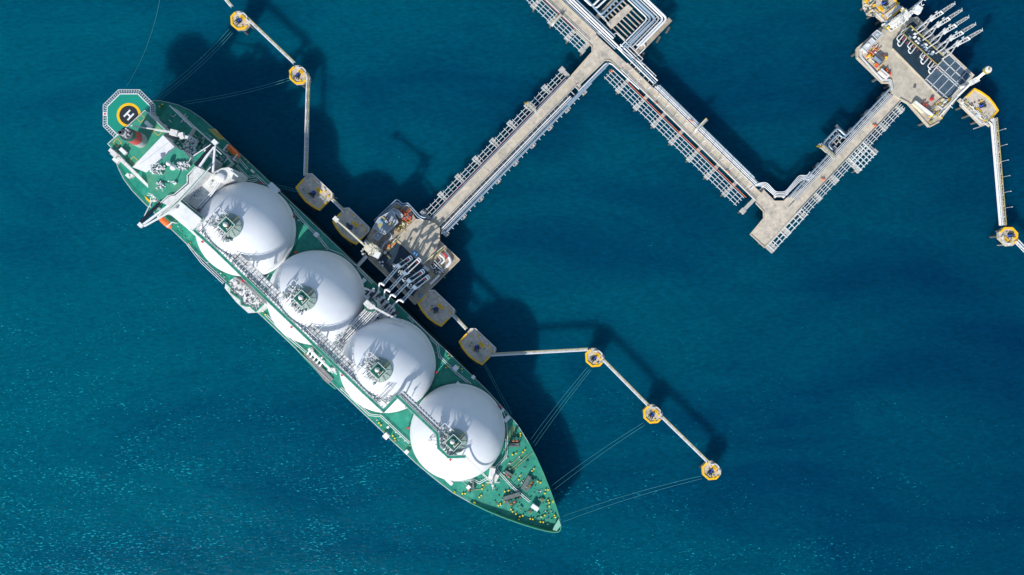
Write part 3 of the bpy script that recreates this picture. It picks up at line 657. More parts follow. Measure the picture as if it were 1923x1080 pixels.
for k in range(8):
    a, b, c, d = o1[k], o1[(k+1) % 8], o2[(k+1) % 8], o2[k]
    for j in range(32):
        if j % 4: t = j/32; mb.bar(a.lerp(b, t)-Vector((0, 0, .1)), d.lerp(c, t)-Vector((0, 0, .1)), .05, .05)
mb.build('safety_net', ['dgreen'], hd)
mc = W(242, 216.3, 0, HZ)
def disc(mb, c, r, z, n=48, mi=0, r0=0):
    if r0: mb.lathe(c, [(r, z), (r0, z)], n, mi, False)
    else: mb.add([(c[0]+r*math.cos(2*math.pi*k/n), c[1]+r*math.sin(2*math.pi*k/n), z) for k in range(n)], [list(range(n))], mi)
mb = MB(); disc(mb, mc, 22.8/hs, HZ+.02, 48, 0, 18/hs); mb.build('landing_circle', ['yellow'], hd)
mb = MB(); disc(mb, mc, 18/hs, HZ+.02); mb.build('landing_spot', ['padc'], hd)
mb = MB(); u = Vector((DU.x, -DU.y, 0)); v = Vector((DV.x, -DV.y, 0))
q = lambda a, b: mc+u*a/hs+v*b/hs+Vector((0, 0, HZ+.05))
mb.bar(q(-4.8, -8.5), q(-4.8, 8.5), 3.2/hs, .04); mb.bar(q(4.8, -8.5), q(4.8, 8.5), 3.2/hs, .04); mb.bar(q(-3.2, 0), q(3.2, 0), 3.2/hs, .04)
mb.build('landing_letter', ['white'], hd)
mb = MB(); fl = W(197.3, 214, HZ+.1); mb.box(fl, 1.9, 1.7, .1, 0, 0); disc(mb, fl+Vector((0, 0, 0)), .5, HZ+.23, 20, 1); mb.build('flag_panel', ['white', 'red'], hd)
mb = MB()
for k in range(0, 8): p = octo(30/hs, 0)[k]; mb.bar((p.x, p.y, DZ), (p.x, p.y, HZ-1), .6, .6); mb.cut()
mb.each('helideck_post', ['lgrey'], hd)
# cranes aft
mb = MB(); pz = 40; base = W(328, 250, pz)
mb.cyl((base.x, base.y, 20), 1.1, 19.5, 14); mb.box(base+Vector((0, 0, -1)), 3.2, 2.6, 2.4, -.25); mb.bar(W(328, 249, pz), W(246, 236, pz+1), .55, .6)
mb.bar(W(328, 249.5, pz), W(290, 243.5, pz+.6), .8, .8); mb.bar(W(328, 251, pz), W(354, 259, pz), 1.3, 1.2); mb.bar(W(352, 256, 34), W(371, 268, 33), 1.9, 1.8); mb.box(W(344, 256, pz-1), 1.8, 2.6, 2.2, .2)
mb.build('deck_crane', ['dirty'], ship)['label'] = 'white crane over the port side aft, boom laid towards the helideck'
mb = MB(); base = W(219, 291, 34); mb.cyl((base.x, base.y, DZ), 1.0, 18, 14); mb.box(base, 2.8, 2.2, 2.6, srot, 0); mb.box(W(213, 285, 34), 2.2, 1.6, 2.2, srot, 0); mb.box(W(221, 302, 33), 2.8, 1.8, 2.0, srot, 0)
mb.bar(W(222, 296, 35), W(281, 352, 35), 1.1, .9); mb.bar(W(228, 297, 35.3), W(272, 341, 35.3), .4, .5, 0); mb.bar(W(252, 321, 34.8), W(268, 338, 34.8), .7, .3, 1)
for j in range(10): t = j/9; mb.bar(W(222+59*t, 296+56*t, 35.2), W(226+50*t, 295+50*t, 35.2), .2, .3, 0)
mb.box(W(244, 331, DZ+2), 2.2, 1.6, 2, srot, 0); mb.box(W(250, 331, DZ+2), 1.4, 1.4, 2, srot, 0)
mb.build('deck_crane', ['dirty', 'yellow'], ship)['label'] = 'white crane on the starboard quarter, boom laid forward'
mb = MB()
for p, s in (((440, 285), 1), ((312, 417), -1)):
    for k in (-1, 1):
        c = W(p[0]+k*9, p[1]+k*9, 18); v_ = v*s
        mb.bar((c.x-v_.x*2.6, c.y-v_.y*2.6, DZ), (c.x-v_.x*2.6, c.y-v_.y*2.6, 21), .5, .5); mb.bar((c.x-v_.x*2.6, c.y-v_.y*2.6, 21), (c.x+v_.x*.6, c.y+v_.y*.6, 21.6), .5, .5); mb.cut()
mb.each('lifeboat_davit', ['white'], ship)
def lifeboat(px, py, label):
    z = 17.2; o = W(px, py, z); t = thing('lifeboat', label, 'lifeboat', tuple(o), srot, 'orange lifeboats on the tanker')
    d = Vector((DU.x, -DU.y, 0)); w = Vector((DV.x, -DV.y, 0)); prof = [(-4.3, .15), (-4.0, .75), (-3, 1.2), (-1, 1.42), (1.4, 1.42), (3, 1.15), (4.0, .65), (4.4, .1)]
    mb = MB(); ns = 16; vs = []
    for x, r in prof:
        for k in range(ns):
            a = 2*math.pi*k/ns; ca, sa = math.cos(a), math.sin(a); vs.append(o+d*x+w*r*ca+Vector((0, 0, 1.6+(sa*r*1.05 if sa > 0 else sa*min(1.4, r*1.2)))))
    mb.add(vs, [[i*ns+k, i*ns+(k+1) % ns, (i+1)*ns+(k+1) % ns, (i+1)*ns+k] for i in range(len(prof)-1) for k in range(ns)], 0, True)
    mb.build('hull', ['orange'], t); MB().box(o-d*1.8+Vector((0, 0, 2.6)), 1.8, 1.3, .9, srot).build('conning_dome', ['orange'], t)
    mb = MB()
    for x in (-2.9, 2.9): mb.box(o+d*x+Vector((0, 0, 2.5)), .35, .35, .9, srot)
    mb.build('lifting_hook', ['lgrey'], t)
    mb = MB()
    for s_ in (-1, 1): mb.bar(o-d*3.2+w*1.42*s_+Vector((0, 0, 1.75)), o+d*2.9+w*1.42*s_+Vector((0, 0, 1.75)), .12, .14)
    mb.build('grab_rail', ['dgrey'], t)
lifeboat(440, 285, 'orange enclosed lifeboat on the jetty side of the tanker')
lifeboat(312, 417, 'orange enclosed lifeboat on the seaward side of the tanker by the bridge wing')
# ------------------------------------------------------------------ dolphins
def piles(mb, pts, z, r=.6, depth=-3):
    for p in pts: mb.cyl((p[0], p[1], depth), r, z-depth, 12)
def dolphin(kind, c, label, cat='mooring dolphin', z=9.0, flip=1, hook_rot=0, group=None, rim=True, name=None):
    """plan in photograph pixels relative to c, axes a (along ship, towards the bow) and b (towards the shore)"""
    a_, b_ = DU, DV*flip
    def q(a, b, zz=z, zr=z): p = Vector(c)+a_*a+b_*b; return W(p.x, p.y, zz, zr)
    t = thing(name or cat.replace(' ', '_'), label, cat, tuple(q(0, 0, 0)), srot, group)
    if kind == 'm':
        out = [(-19, -4), (-19, 9), (-11, 17), (10, 17), (17, 9), (17, -3), (7, -14), (-7, -15)]; out = [(x*1.02, y*1.02) for x, y in out]
        edge = [(-11, 8.5), (-17, 3), (-17, -5), (-8, -14), (6, -14), (14, -6), (14, 1)]
        edge = [(-17.3, 6), (-17.3, -3.5), (-7, -13.3), (6.3, -12.7), (15.3, -2.5), (15.3, 3)]
        pp = [(-11, -6), (11, -6), (-11, 10), (11, 10), (0, 1)]
    elif kind == 'b':
        out = [(-29, -4), (-29, 24), (-23, 29), (28, 29), (33, 24), (33, -4), (16, -18), (0, -23), (-16, -17)]
        out = [(-32.5, -16.5), (-33.5, 17), (-28, 22.5), (27, 23.5), (31, 19), (30.5, -18), (17, -21.5), (0, -24), (-18, -21)]
        edge = [(-31.5, 4), (-30.8, -15.8), (-18, -19.8), (0, -22.3), (17, -20), (28.9, -16.7), (29.4, 2)]
        pp = [(-20, -10), (20, -10), (-20, 15), (20, 15), (0, 0), (0, 18)]
    mb = MB(); mb.prism([tuple(q(x, y)[:2]) for x, y in out], z-1.8, z); mb.build('platform', ['conc2'], t)
    mb = MB(); pl = [q(x, y, z+.2) for x, y in edge]
    kw = .95 if kind == 'm' else .72
    for p0, p1 in zip(pl, pl[1:]): mb.bar(p0, p1, kw, .45)
    for p0 in pl: mb.cyl(p0-Vector((0, 0, .22)), kw/2, .455, 10)
    mb.build('kerb', ['yellow'], t)
    for x, y in pp: MB().cyl((*q(x, y)[:2], -3), .65, z-1.8+3, 12).build('pile', ['pile'], t)
    # rear walkway apron and rail
    mb = MB(); top_y = max(y for x, y in out)
    xr = [x for x, y in out if y > top_y-8]; rp = [q(min(xr), top_y-8, z), q(min(xr)+7, top_y, z), q(max(xr)-7, top_y, z), q(max(xr), top_y-8, z)]
    mb.rail(rp, 1.1, .26, 3); mb.build('railing', ['white'], t)
    # hook, sign, markers
    hx, hy = (0, -1) if kind == 'b' else (-1, 0)
    mb = MB(); hh = srot+hook_rot
    mb.box(q(hx, hy), 1.9, 1.5, .5, hh, 0); cc = q(hx, hy, z+.5); mb.cyl(cc, .36, 1.1, 12, 1)
    cd = Vector((math.cos(hh+math.pi/2), math.sin(hh+math.pi/2), 0)); ce = Vector((cd.y, -cd.x, 0))
    for s_ in (-.6, 0, .6): mb.bar(cc+ce*s_+Vector((0, 0, .3)), cc+ce*s_*1.8-cd*2.0+Vector((0, 0, .2)), .32, .5, 0)
    mb.box(cc+cd*.9, .8, .6, .8, hh, 1); mb.box(cc+cd*.2+ce*.8, .7, .6, .6, hh, 0); mb.build('mooring_hook', ['black', 'blue'], t)
    mb = MB(); sx, sy = ((3, 9) if kind == 'b' else (-1.5, 10)); sl, sw = ((3.0, 1.5) if kind == 'b' else (2.9, 1.5))
    mb.box(q(sx, sy, z), sl, sw, .5, srot, 0)
    for k in range(4): mb.box(q(sx+(k-1.5)*2.1, sy, z+.5), .25, .6 if k % 2 else .75, .03, srot, 1)
    mb.build('number_plate', ['yellow', 'brown'], t)
    mb = MB()
    for x, y in (((-12, 18), (14, 16), (24, 14), (-6, -8)) if kind == 'b' else ((8, 8), (9, -3))): mb.box(q(x, y), .8, .8, .5, srot+.3); mb.cut()
    mb.each('kerb_block', ['yellow'], t)
    rg = random.Random(int(c[0]*3+c[1])); tt = lambda: (rg.uniform(-10, 10), rg.uniform(-6, 4))
    mb = MB(); p = q(*tt(), z+.12); rr = rg.uniform(.5, .8)
    mb.tube([p+Vector((rr*math.cos(a*.7)*(1-a*.02), rr*math.sin(a*.7)*(1-a*.02), a*.012)) for a in range(19)], .09, 5); mb.build('rope_coil', ['rope'], t)
    for _ in range(2): MB().box(q(*tt()), rg.uniform(.4, .9), rg.uniform(.3, .6), .5, srot+rg.random()).build('gear_box', [rg.choice(('dgrey', 'lgrey', 'lime'))], t)
    if kind == 'b':
        mb = MB(); rn = random.Random(int(c[0]))
        for k in (-14, 14):
            p = q(k, -23.5, 3.5); mb.box((p.x, p.y, 3), 5, 1.3, 4.5, srot)
        mb.build('fender', ['black'], t)
        mb = MB()
        for k in range(3): mb.box(q(rn.uniform(-20, 20), rn.uniform(-10, 8)), rn.uniform(.4, 1.0), rn.uniform(.3, .6), .5, srot+rn.random())
        mb.build('bracket', ['dgrey'], t)
    mb = MB(); mb.rail([q(x, y, z) for x, y in ((-6, top_y-2.5), (6, top_y-2.5))], 1.1, .14, 2)
    for x in (-8, 9): mb.box(q(x, top_y-5), 1.3, .8, .9, srot)
    p = q(max(xr)-1, top_y-4, 0); mb.bar((p.x, p.y, -1), (p.x, p.y, z), .3, .3); mb.build('ladder_post', ['lgrey'], t)
    return t
MOOR = dict(
 a=dolphin('m', (450, 41), 'octagonal yellow edged mooring dolphin nearest the top edge, left of the photo', hook_rot=-.2),
 b=dolphin('m', (560, 143), 'yellow edged mooring dolphin where the upper left walkway turns straight down', hook_rot=.4),
 c=dolphin('m', (1116, 674), 'yellow edged mooring dolphin nearest the tanker bow, at the bend of the lower walkway', hook_rot=-.2),
 d=dolphin('m', (1225, 780), 'yellow edged mooring dolphin in the middle of the lower right walkway', hook_rot=.1),
 e=dolphin('m', (1335, 886), 'yellow edged mooring dolphin at the far end of the lower right walkway', hook_rot=.3))
dolphin('b', (590, 362), 'grey breasting dolphin with curved yellow kerb beside the aftmost white tank', 'breasting dolphin', 9.6)
dolphin('b', (659, 426), 'grey breasting dolphin with curved yellow kerb under the long cream gangway boom', 'breasting dolphin', 9.6, hook_rot=-1.1)
dolphin('b', (819, 580), 'grey breasting dolphin with yellow kerb touching the loading platform corner', 'breasting dolphin', 9.6, hook_rot=.9)
dolphin('b', (896, 652), 'grey breasting dolphin with yellow kerb where the long lower walkway starts', 'breasting dolphin', 9.6, hook_rot=.6)
dolphin('b', (1658, 8), 'cluttered concrete dolphin with yellow kerb at the top edge above the right platform', 'breasting dolphin', 9.6, flip=-1, hook_rot=2.5)
dolphin('b', (1841, 200), 'pale concrete dolphin with yellow kerb at the right corner of the far loading platform', 'breasting dolphin', 9.6, flip=-1, hook_rot=2.6)
dolphin('m', (1896, 443), 'yellow edged mooring dolphin at the right edge of the photo', 'mooring dolphin', 9, flip=-1, hook_rot=2.5)
# clutter near the right hand dolphins
def clutter(name, label, cat, px, z, n_, cols, seed, size=(.5, 1.8), hgt=(.5, 2), group=None):
    rn = random.Random(seed); xs = [p[0] for p in px]; ys = [p[1] for p in px]; c = (sum(xs)/len(xs), sum(ys)/len(ys))
    t = thing(name, label, cat, tuple(W(*c, z)), srot, group); mb = MB(); k = 0
    def inside(x, y):
        r = False; j = len(px)-1
        for i in range(len(px)):
            if (px[i][1] > y) != (px[j][1] > y) and x < (px[j][0]-px[i][0])*(y-px[i][1])/(px[j][1]-px[i][1])+px[i][0]: r = not r
            j = i
        return r
    mb.pprism(px, z, z+.25, len(cols)-1); mb.build('skid_base', cols, t); mb = MB(); tb = MB()
    while k < n_:
        x, y = rn.uniform(min(xs), max(xs)), rn.uniform(min(ys), max(ys))
        if not inside(x, y): continue
        k += 1; p = W(x, y, z+.25, z); r_ = srot+rn.choice((0, math.pi/2)); d = Vector((math.cos(r_), math.sin(r_), 0)); ci = rn.randrange(len(cols)-1); w = rn.random()
        mb.cut()
        if w < .35: hh = rn.uniform(*hgt)*.6; l = rn.uniform(1.5, 4); tb.tube([p+Vector((0, 0, .2)), p+Vector((0, 0, hh)), p+d*l+Vector((0, 0, hh)), p+d*l+Vector((0, 0, .2))], rn.uniform(.1, .25), 6, ci, .4)
        elif w < .6: mb.cyl(p, rn.uniform(.25, .7), rn.uniform(*hgt), 12, ci)
        else: mb.box(p, rn.uniform(*size), rn.uniform(*size)*.6, rn.uniform(*hgt)*.8, r_, ci)
    mb.each('equipment', cols, t); tb.build('piping', cols, t); return t
# ------------------------------------------------------------------ walkways
def walkway(p0, p1, label, z=9.3, w=4.6, side='lime', pipe=None, lamps=0):
    fr = Fr(p0, p1, z); t = thing('walkway_bridge', label, 'walkway', tuple(fr.at(fr.L/2, 0, 0)), 0)
    mb = MB(); mb.fbox(fr, 0, fr.L, -w/2+.6, w/2-.6, z-.2, z, 0); mb.build('grating', ['lgrey' if not pipe else 'conc'], t)
    mb = MB(); k = 0
    for s_ in (-1, 1):
        n_ = s_*w/2; mb.bar(fr.at(0, n_, z+1.0), fr.at(fr.L, n_, z+1.0), .34, .3, 0 if s_ > 0 else 1); mb.bar(fr.at(0, n_, z-1.0), fr.at(fr.L, n_, z-1.0), .28, .3, 0)
        k = 0; st = 10; m_ = max(1, round(fr.L/st))
        for i in range(m_+1):
            x = fr.L*i/m_; mb.bar(fr.at(x, n_, z-1), fr.at(x, n_, z+1), .16, .16, 0)
            if i < m_: mb.bar(fr.at(x, n_, z-1 if i % 2 else z+1), fr.at(x+fr.L/m_, n_, z+1 if i % 2 else z-1), .14, .14, 0)
    mb.build('truss', ['white', side], t)
    if pipe:
        mb = MB(); n_ = w/2+1.8; mb.tube([fr.at(0, n_, z+.3), fr.at(fr.L, n_, z+.3)], .35, 8); mb.tube([fr.at(0, n_+2.4, z+.3), fr.at(fr.L, n_+2.4, z+.3)], .25, 8); mb.build('pipe', ['white'], t)
        x = 25
        while x < fr.L-10:
            mb = MB(); mb.bar(fr.at(x, -w/2, z+.8), fr.at(x, -w/2, z+6), .16, .16); mb.bar(fr.at(x, -w/2, z+6), fr.at(x, -w/2-2.5, z+6.1), .3, .15); mb.build('lamp_post', ['lgrey'], t); x += 29
    return t
walkway((380, -55), (435, 12), 'pale walkway leaving the photo at the top left corner dolphin')
walkway((466, 36), (552, 118), 'diagonal walkway between the two upper left dolphins')
walkway((579, 143), (574, 330), 'straight upright walkway running down to the dolphin by the aft tank', side='lime')
walkway((624, 374), (648, 398), 'short walkway bridge between the two upper breasting dolphins')
walkway((850, 590), (876, 618), 'short walkway bridge between the two lower breasting dolphins')
walkway((922, 666), (1104, 656), 'long nearly level walkway from the lower breasting dolphin to the first bow mooring dolphin', side='lime')
walkway((1133, 676), (1216, 760), 'diagonal walkway between the first and second bow mooring dolphins')
walkway((1243, 783), (1328, 866), 'last diagonal walkway leading to the outermost lower right dolphin')
walkway((1867, 222), (1884, 423), 'long upright walkway carrying two white pipes at the right edge', pipe=True, side='lime', w=7)
walkway((1908, 452), (1950, 495), 'walkway leaving the photo at the right edge', side='white')
walkway((686, 451), (694, 457), 'tiny footbridge from the breasting dolphin onto the loading platform')
# ------------------------------------------------------------------ trestles
RZ = 9.0
def trestle(name, label, fr, t0, t1, rn0, rn1, caps, ladder, pipes, lad_side, rails=(), capx=None, concs=('conc3', 'conc', 'conc2'), slab=31, seed=1, pegs=None):
    t = thing('road_trestle', label, 'jetty trestle', tuple(fr.at((t0+t1)/2, (rn0+rn1)/2, 0)), 0)
    rn = random.Random(seed); mb = MB(); x = t0
    while x < t1-.5:
        y = min(x+slab/2, t1); mb.fbox(fr, x+.12, y-.12, rn0, rn1, RZ-.7, RZ, rn.choice((0, 0, 1, 1, 2))); x = y
    mb.fbox(fr, t0+.2, t1-.2, rn0+.5, rn1-.5, RZ-1.2, RZ-.05, 2); mb.build('road_deck', list(concs), t)
    mb = MB()
    for n_ in (rn0, rn1): mb.fbox(fr, t0, t1, n_-.9, n_+.9, RZ-.75, RZ+.28, 0)
    mb.build('kerb', ['conc3'], t)
    for n_, m_ in rails:
        mb = MB(); mb.rail([fr.at(t0, n_, RZ), fr.at(t1, n_, RZ)], 1.1, .22, 3); mb.build('railing', [m_], t)
    for c in caps:
        cx, n0, n1 = c; mb = MB(); mb.fbox(fr, cx-3.4, cx+3.4, n0, n1, RZ-2.4, RZ-1.25); e = (n0, n0+9) if abs(n0-ladder[0]) < abs(n1-ladder[0]) else (n1-9, n1)
        mb.fbox(fr, cx-5, cx+5, *((n0, n0+9) if lad_side < 0 else (n1-9, n1)), RZ-2.5, RZ-1.1)
        o = mb.build('pile_cap', ['cap'], t)
        for n_ in (n0+4, (n0+n1)/2, n1-4): p = fr.at(cx, n_, 0); MB().cyl((p.x, p.y, -3), .5, RZ+.6, 12).build('pile', ['pile'], o)
    l0, l1, lt0, lt1, nl = ladder
    mb = MB()
    for i in range(nl):
        n_ = l0+(l1-l0)*i/(nl-1); mb.bar(fr.at(lt0, n_, RZ-1.0), fr.at(lt1, n_, RZ-1.0), .28, .25)
    x = lt0+4; ext = 3 if l1 > l0 else -3
    while x < lt1: mb.bar(fr.at(x, l0-ext*.3, RZ-.75), fr.at(x, l1+ext, RZ-.75), .2, .2); x += 11.7
    mb.build('pipe_support_frame', ['frame'], t)
    for n_, r_, m_, a, b, z_ in pipes:
        mb = MB(); mb.tube([fr.at(a, n_, z_), fr.at(b, n_, z_)], r_, 10)
        x = a+12
        while x < b-5: mb.tube([fr.at(x, n_, z_), fr.at(x+1.0, n_, z_)], r_*1.25, 10); x += 23.4 if r_ > .3 else 46.8
        mb.build('pipeline', [m_], t)
    if pegs:
        mb = MB(); x = t0+5
        while x < t1: mb.bar(fr.at(x, pegs[0], RZ-.6), fr.at(x, pegs[1], RZ-.6), .3, .35); x += 11.7
        mb.build('pipe_bracket', ['dirty'], t)
    return t
# west trestle
f1 = Fr((809.6, 415), (1071, 146), RZ)
T1 = trestle('t', 'straight concrete trestle road from the loading platform up to the junction', f1, 2, f1.L, 0, 17.5,
  [(1+46.9*k, -27, 41) for k in range(9)], (-8, -21, -6, f1.L-4, 3),
  [(-3.5, .25, 'pipeb', 5, 368, RZ+.1), (-5.6, .13, 'dred', 20, 368, RZ), (21, .18, 'dgrey', 0, 350, RZ), (24.5, .3, 'white', 4, 350, RZ+.3), (28, .2, 'white', 0, 350, RZ+.2), (30.6, .24, 'pipeb', -4, 385, RZ+.3), (35.2, .52, 'pipeb', -2, 395, RZ+.6)],
  -1, rails=((-.8, 'lgrey'), (18.5, 'dirty')), pegs=(19, 40.5), seed=3)
# middle trestle
f2 = Fr((1167, 110), (1391, 328), RZ); L2 = 366
T2 = trestle('t', 'diagonal trestle road with lamp posts between the junction and the sharp corner', f2, 14, L2, 0, 15,
  [(37+46.7*k, -14, 49) for k in range(8)], (26, 46, 0, 348, 4),
  [(23.5, .13, 'orange', 42, 350, RZ-.2), (-2.8, .26, 'white', 82, 345, RZ+.4), (-6, .22, 'white', 82, 345, RZ+.4), (-9, .26, 'white', 84, 345, RZ+.4), (-11.6, .14, 'lgrey', 84, 345, RZ+.3),
   (-14, .35, 'pipeb', 86, 335, RZ), (-8.5, .32, 'white', -20, 76, RZ+.5), (-12.5, .26, 'pipeb', -20, 78, RZ+.5), (-17, .34, 'white', -20, 78, RZ+.5), (-21.5, .24, 'lgrey', -10, 70, RZ+.4)],
  1, rails=((15.9, 'white'), (-.5, 'conc3')), pegs=(-1, -15), concs=('conc', 'conc2', 'conc2'), seed=5)
# east trestle
f3 = Fr((1495.6, 399), (1691, 189), RZ)
T3 = trestle('t', 'trestle road from the sharp corner up to the right hand loading platform', f3, -4, f3.L+4, -17, 0,
  [(5, -33, 19), (51, -33, 19), (95.6, -33, 19), (140, -33, 36), (185.6, -33, 36), (231.6, -33, 19), (277, -33, 19)], (2, 16, 14, f3.L-2, 4),
  [(-19.3, .2, 'white', 14, 282, RZ+.4), (-22.3, .22, 'white', 14, 282, RZ+.4), (-25.2, .18, 'lgrey', 14, 282, RZ+.3), (-29.8, .48, 'pipeb', 10, 122, RZ+.3), (-29.8, .48, 'pipeb', 178, 296, RZ+.3)],
  1, rails=((.8, 'lgrey'), (-17.3, 'lgrey')), pegs=(-18, -32), concs=('conc', 'conc2', 'conc2'), seed=8)
mb = MB()
for i in range(5): n_ = 2+8*i; mb.bar(f3.at(140, n_, RZ-1), f3.at(186, n_, RZ-1), .42, .35)
for i in range(6): mb.bar(f3.at(143+i*8, 1, RZ-.75), f3.at(143+i*8, 37, RZ-.75), .34, .3)
mb.build('pipe_support_frame', ['frame'], T3)
mb = MB()
for i in range(3): n_ = 4+7*i; mb.bar(f3.at(-82, n_, RZ-1), f3.at(14, n_, RZ-1), .42, .35)
for i in range(9): mb.bar(f3.at(-80+i*11.5, 1, RZ-.75), f3.at(-80+i*11.5, 20, RZ-.75), .34, .3)
mb.build('pipe_support_frame', ['frame'], T3)
for cx in (-79, -39):
    mb = MB(); mb.fbox(f3, cx-7, cx+7, 1, 20, RZ-2.4, RZ-1.0); o = mb.build('pile_cap', ['cap'], T3); p = f3.at(cx, 12, 0); MB().cyl((p.x, p.y, -3), .5, RZ+.6, 12).build('pile', ['pile'], o)
# pipe loop on the east trestle
mb = MB()
for off, r_, m_ in ((0, .5, 'pipeb'), (7, .42, 'pipeb')):
    mb.tube([f3.at(118+off, -29.8, RZ+.3), f3.at(128+off*.6, -29.8, RZ+.3), f3.at(128+off*.6, -52+off*1.2, RZ+.6), f3.at(168-off, -52+off*1.2, RZ+.6), f3.at(168-off, -29.8, RZ+.3), f3.at(180, -29.8, RZ+.3)], r_, 10, 0, 1.6)
mb.build('expansion_loop', ['pipeb'], T3)
mb = MB(); mb.fbox(f3, 122, 126, -56, -30, RZ-2, RZ-.6); mb.fbox(f3, 170, 174, -56, -30, RZ-2, RZ-.6)
for i in range(4): mb.bar(f3.at(124, -32-i*6.5, RZ-1), f3.at(172, -32-i*6.5, RZ-1), .4, .4)
for i in range(5): mb.bar(f3.at(128+i*9, -30, RZ-.8), f3.at(128+i*9, -54, RZ-.8), .35, .3)
mb.build('loop_frame', ['cap'], T3)
def crossover(fr, t, n0, n1, label, z=RZ+2.2):
    o = thing('crossover_stairs', label, 'footbridge', tuple(fr.at(t, (n0+n1)/2, RZ)), 0)
    mb = MB(); mb.fbox(fr, t-2.4, t+2.4, n0, n1, z-.2, z, 0); mb.build('landing', ['lgrey'], o)
    mb = MB()
    for s_ in (-2.6, 2.6): mb.rail([fr.at(t+s_, n0, z), fr.at(t+s_, n1, z)], 1.0, .18, 2); mb.cut()
    mb.each('railing', ['lime'], o)
    mb = MB(); e = fr.at(t, n0, z); s2 = -1 if n0 < n1 else 1
    mb.bar(fr.at(t, n0, z), fr.at(t, n0+s2*6, RZ-1.5), .9, .2); mb.cut(); mb.bar(fr.at(t, n1, z), fr.at(t, n1-s2*4, RZ+.1), .9, .2, 1); mb.each('stair_flight', ['yellow', 'lgrey'], o)
    mb = MB()
    for n_ in (n0+1, n1-1): p = fr.at(t, n_, 0); mb.bar((p.x, p.y, RZ-1.2), (p.x, p.y, z-.2), .3, .3); mb.cut()
    mb.each('post', ['lgrey'], o)
crossover(f3, 120, -50, -20, 'yellow railed footbridge crossing the pipe loop on the right trestle')
crossover(f1, 283, -24, -3, 'yellow railed access ladder on the seaward side of the left trestle')
crossover(f2, 194, -27, -2, 'yellow tipped stair crossing the white pipes halfway along the diagonal trestle')
# top trestle
f0 = Fr((1053, 0), (1165, 106.7), RZ)
T0 = trestle('t', 'concrete trestle road entering from the top edge beside the big pipe loops', f0, -90, 92, 1, 19,
  [(-74, -24, 46), (-30, -24, 46), (14.7, -24, 46), (58, -24, 46), (94, -24, 44)], (24, 43, -90, 92, 4),
  [(21.3, .16, 'dred', -90, 62, RZ), (-3, .28, 'pipeb', -90, 138, RZ+.5), (-6.6, .25, 'white', -90, 138, RZ+.5), (-11, .42, 'white', -90, 150, RZ+.5), (-15.6, .42, 'white', -90, 122, RZ+.5), (-20.2, .3, 'pipeb', -90, 122, RZ+.5)],
  1, rails=((19.6, 'white'), (.2, 'conc3')), concs=('conc', 'conc', 'conc2'), seed=9)
crossover(f0, 22, 22, 43, 'yellow railed ladder landing near the top edge beside the upper trestle')
# junction and corner slabs
def slab(name, label, px, z, m, cat='jetty slab', kerbs=(), piles_=()):
    c = (sum(p[0] for p in px)/len(px), sum(p[1] for p in px)/len(px)); t = thing(name, label, cat, tuple(W(*c, 0, z)), 0)
    mb = MB(); mb.pprism(px, z-1.3, z, 0); mb.build('deck', [m], t)
    mb = MB()
    for path, w, m_ in kerbs:
        for a, b in zip(path, path[1:]): mb.bar(W(*a, z+.12), W(*b, z+.12), w, .5)
    if kerbs: mb.build('kerb', [kerbs[0][2]], t)
    for p in piles_: q = W(*p, 0, z); MB().cyl((q.x, q.y, -3), .6, z+1.8, 12).build('pile', ['pile'], t)
    return t
slab('jetty_junction', 'broad pale concrete junction where the left and diagonal trestles meet', [(1092, 40), (1168, 110.5), (1180, 122), (1170, 137), (1146, 114), (1136, 113), (1110, 138), (1087, 160), (1070, 146), (1112, 98), (1112, 88), (1082, 58)], RZ+.03, 'conc2', 'jetty slab',
     [([(1087, 160), (1110, 138), (1136, 113), (1146, 114), (1170, 137)], .6, 'conc3'), ([(1070, 146), (1112, 98), (1112, 88), (1082, 58)], .6, 'conc3')], [(1100, 130), (1130, 100), (1150, 105), (1110, 70), (1090, 145)])
slab('jetty_corner', 'pale concrete corner slab at the bottom of the sharp V of the trestles', [(1409, 440), (1436, 465), (1502, 394), (1520, 374), (1509, 352), (1483, 366), (1472, 377), (1455, 377), (1434, 356), (1421, 372), (1420, 382), (1434, 397), (1434, 410)], RZ+.03, 'conc2', 'jetty slab',
     [([(1409, 440), (1436, 465), (1502, 394)], .5, 'conc3'), ([(1409, 440), (1434, 410), (1434, 397), (1420, 382)], .5, 'conc3')], [(1425, 440), (1450, 430), (1440, 380), (1480, 390), (1500, 370), (1436, 455)])
# pipes round the corner and over the junction
def pipes(name, label, cat, paths, group=None, z=RZ):
    c = paths[0][0][0]; t = thing(name, label, cat, tuple(W(*c, 0, z)), 0, group)
    for pts, r_, m_, dz in paths:
        mb = MB(); P = [W(x, y, z+dz, z) for x, y in pts]; mb.tube(P, r_, 10, 0, 1.3)
        for a, b in zip(P, P[1:]):
            L_ = (b-a).length; k = 4
            while k < L_-2: q = a+(b-a)*k/L_; mb.tube([q, q+(b-a).normalized()*.25], r_*1.25, 10); k += 6 if r_ > .3 else 9
        mb.build('pipe', [m_], t)
    mb = MB(); 
    for x, y in paths[0][0][1:]: q = W(x, y, z, z); mb.box((q.x, q.y, z-1.2), .9, .9, 1.3, srot); mb.cut()
    mb.each('pipe_support', ['dirty'], t)
    return t
pipes('pipe_bundle', 'white pipes cranking round the inside of the sharp trestle corner', 'pipes',
  [([(1410+o*.7, 353-o*.7-o*.1), (1422+o, 346.5-o*.6), (1436+o*.6, 347-o*.8), (1456, 366-o), (1472, 366-o), (1478, 361-o*.9), (1503-o*.5, 334-o*.9), (1517-o*.3, 335-o*.9), (1524-o*.7, 327-o*.8)], .2, 'white', .5) for o in (-3.5, -.6, 2.3, 5.2)])
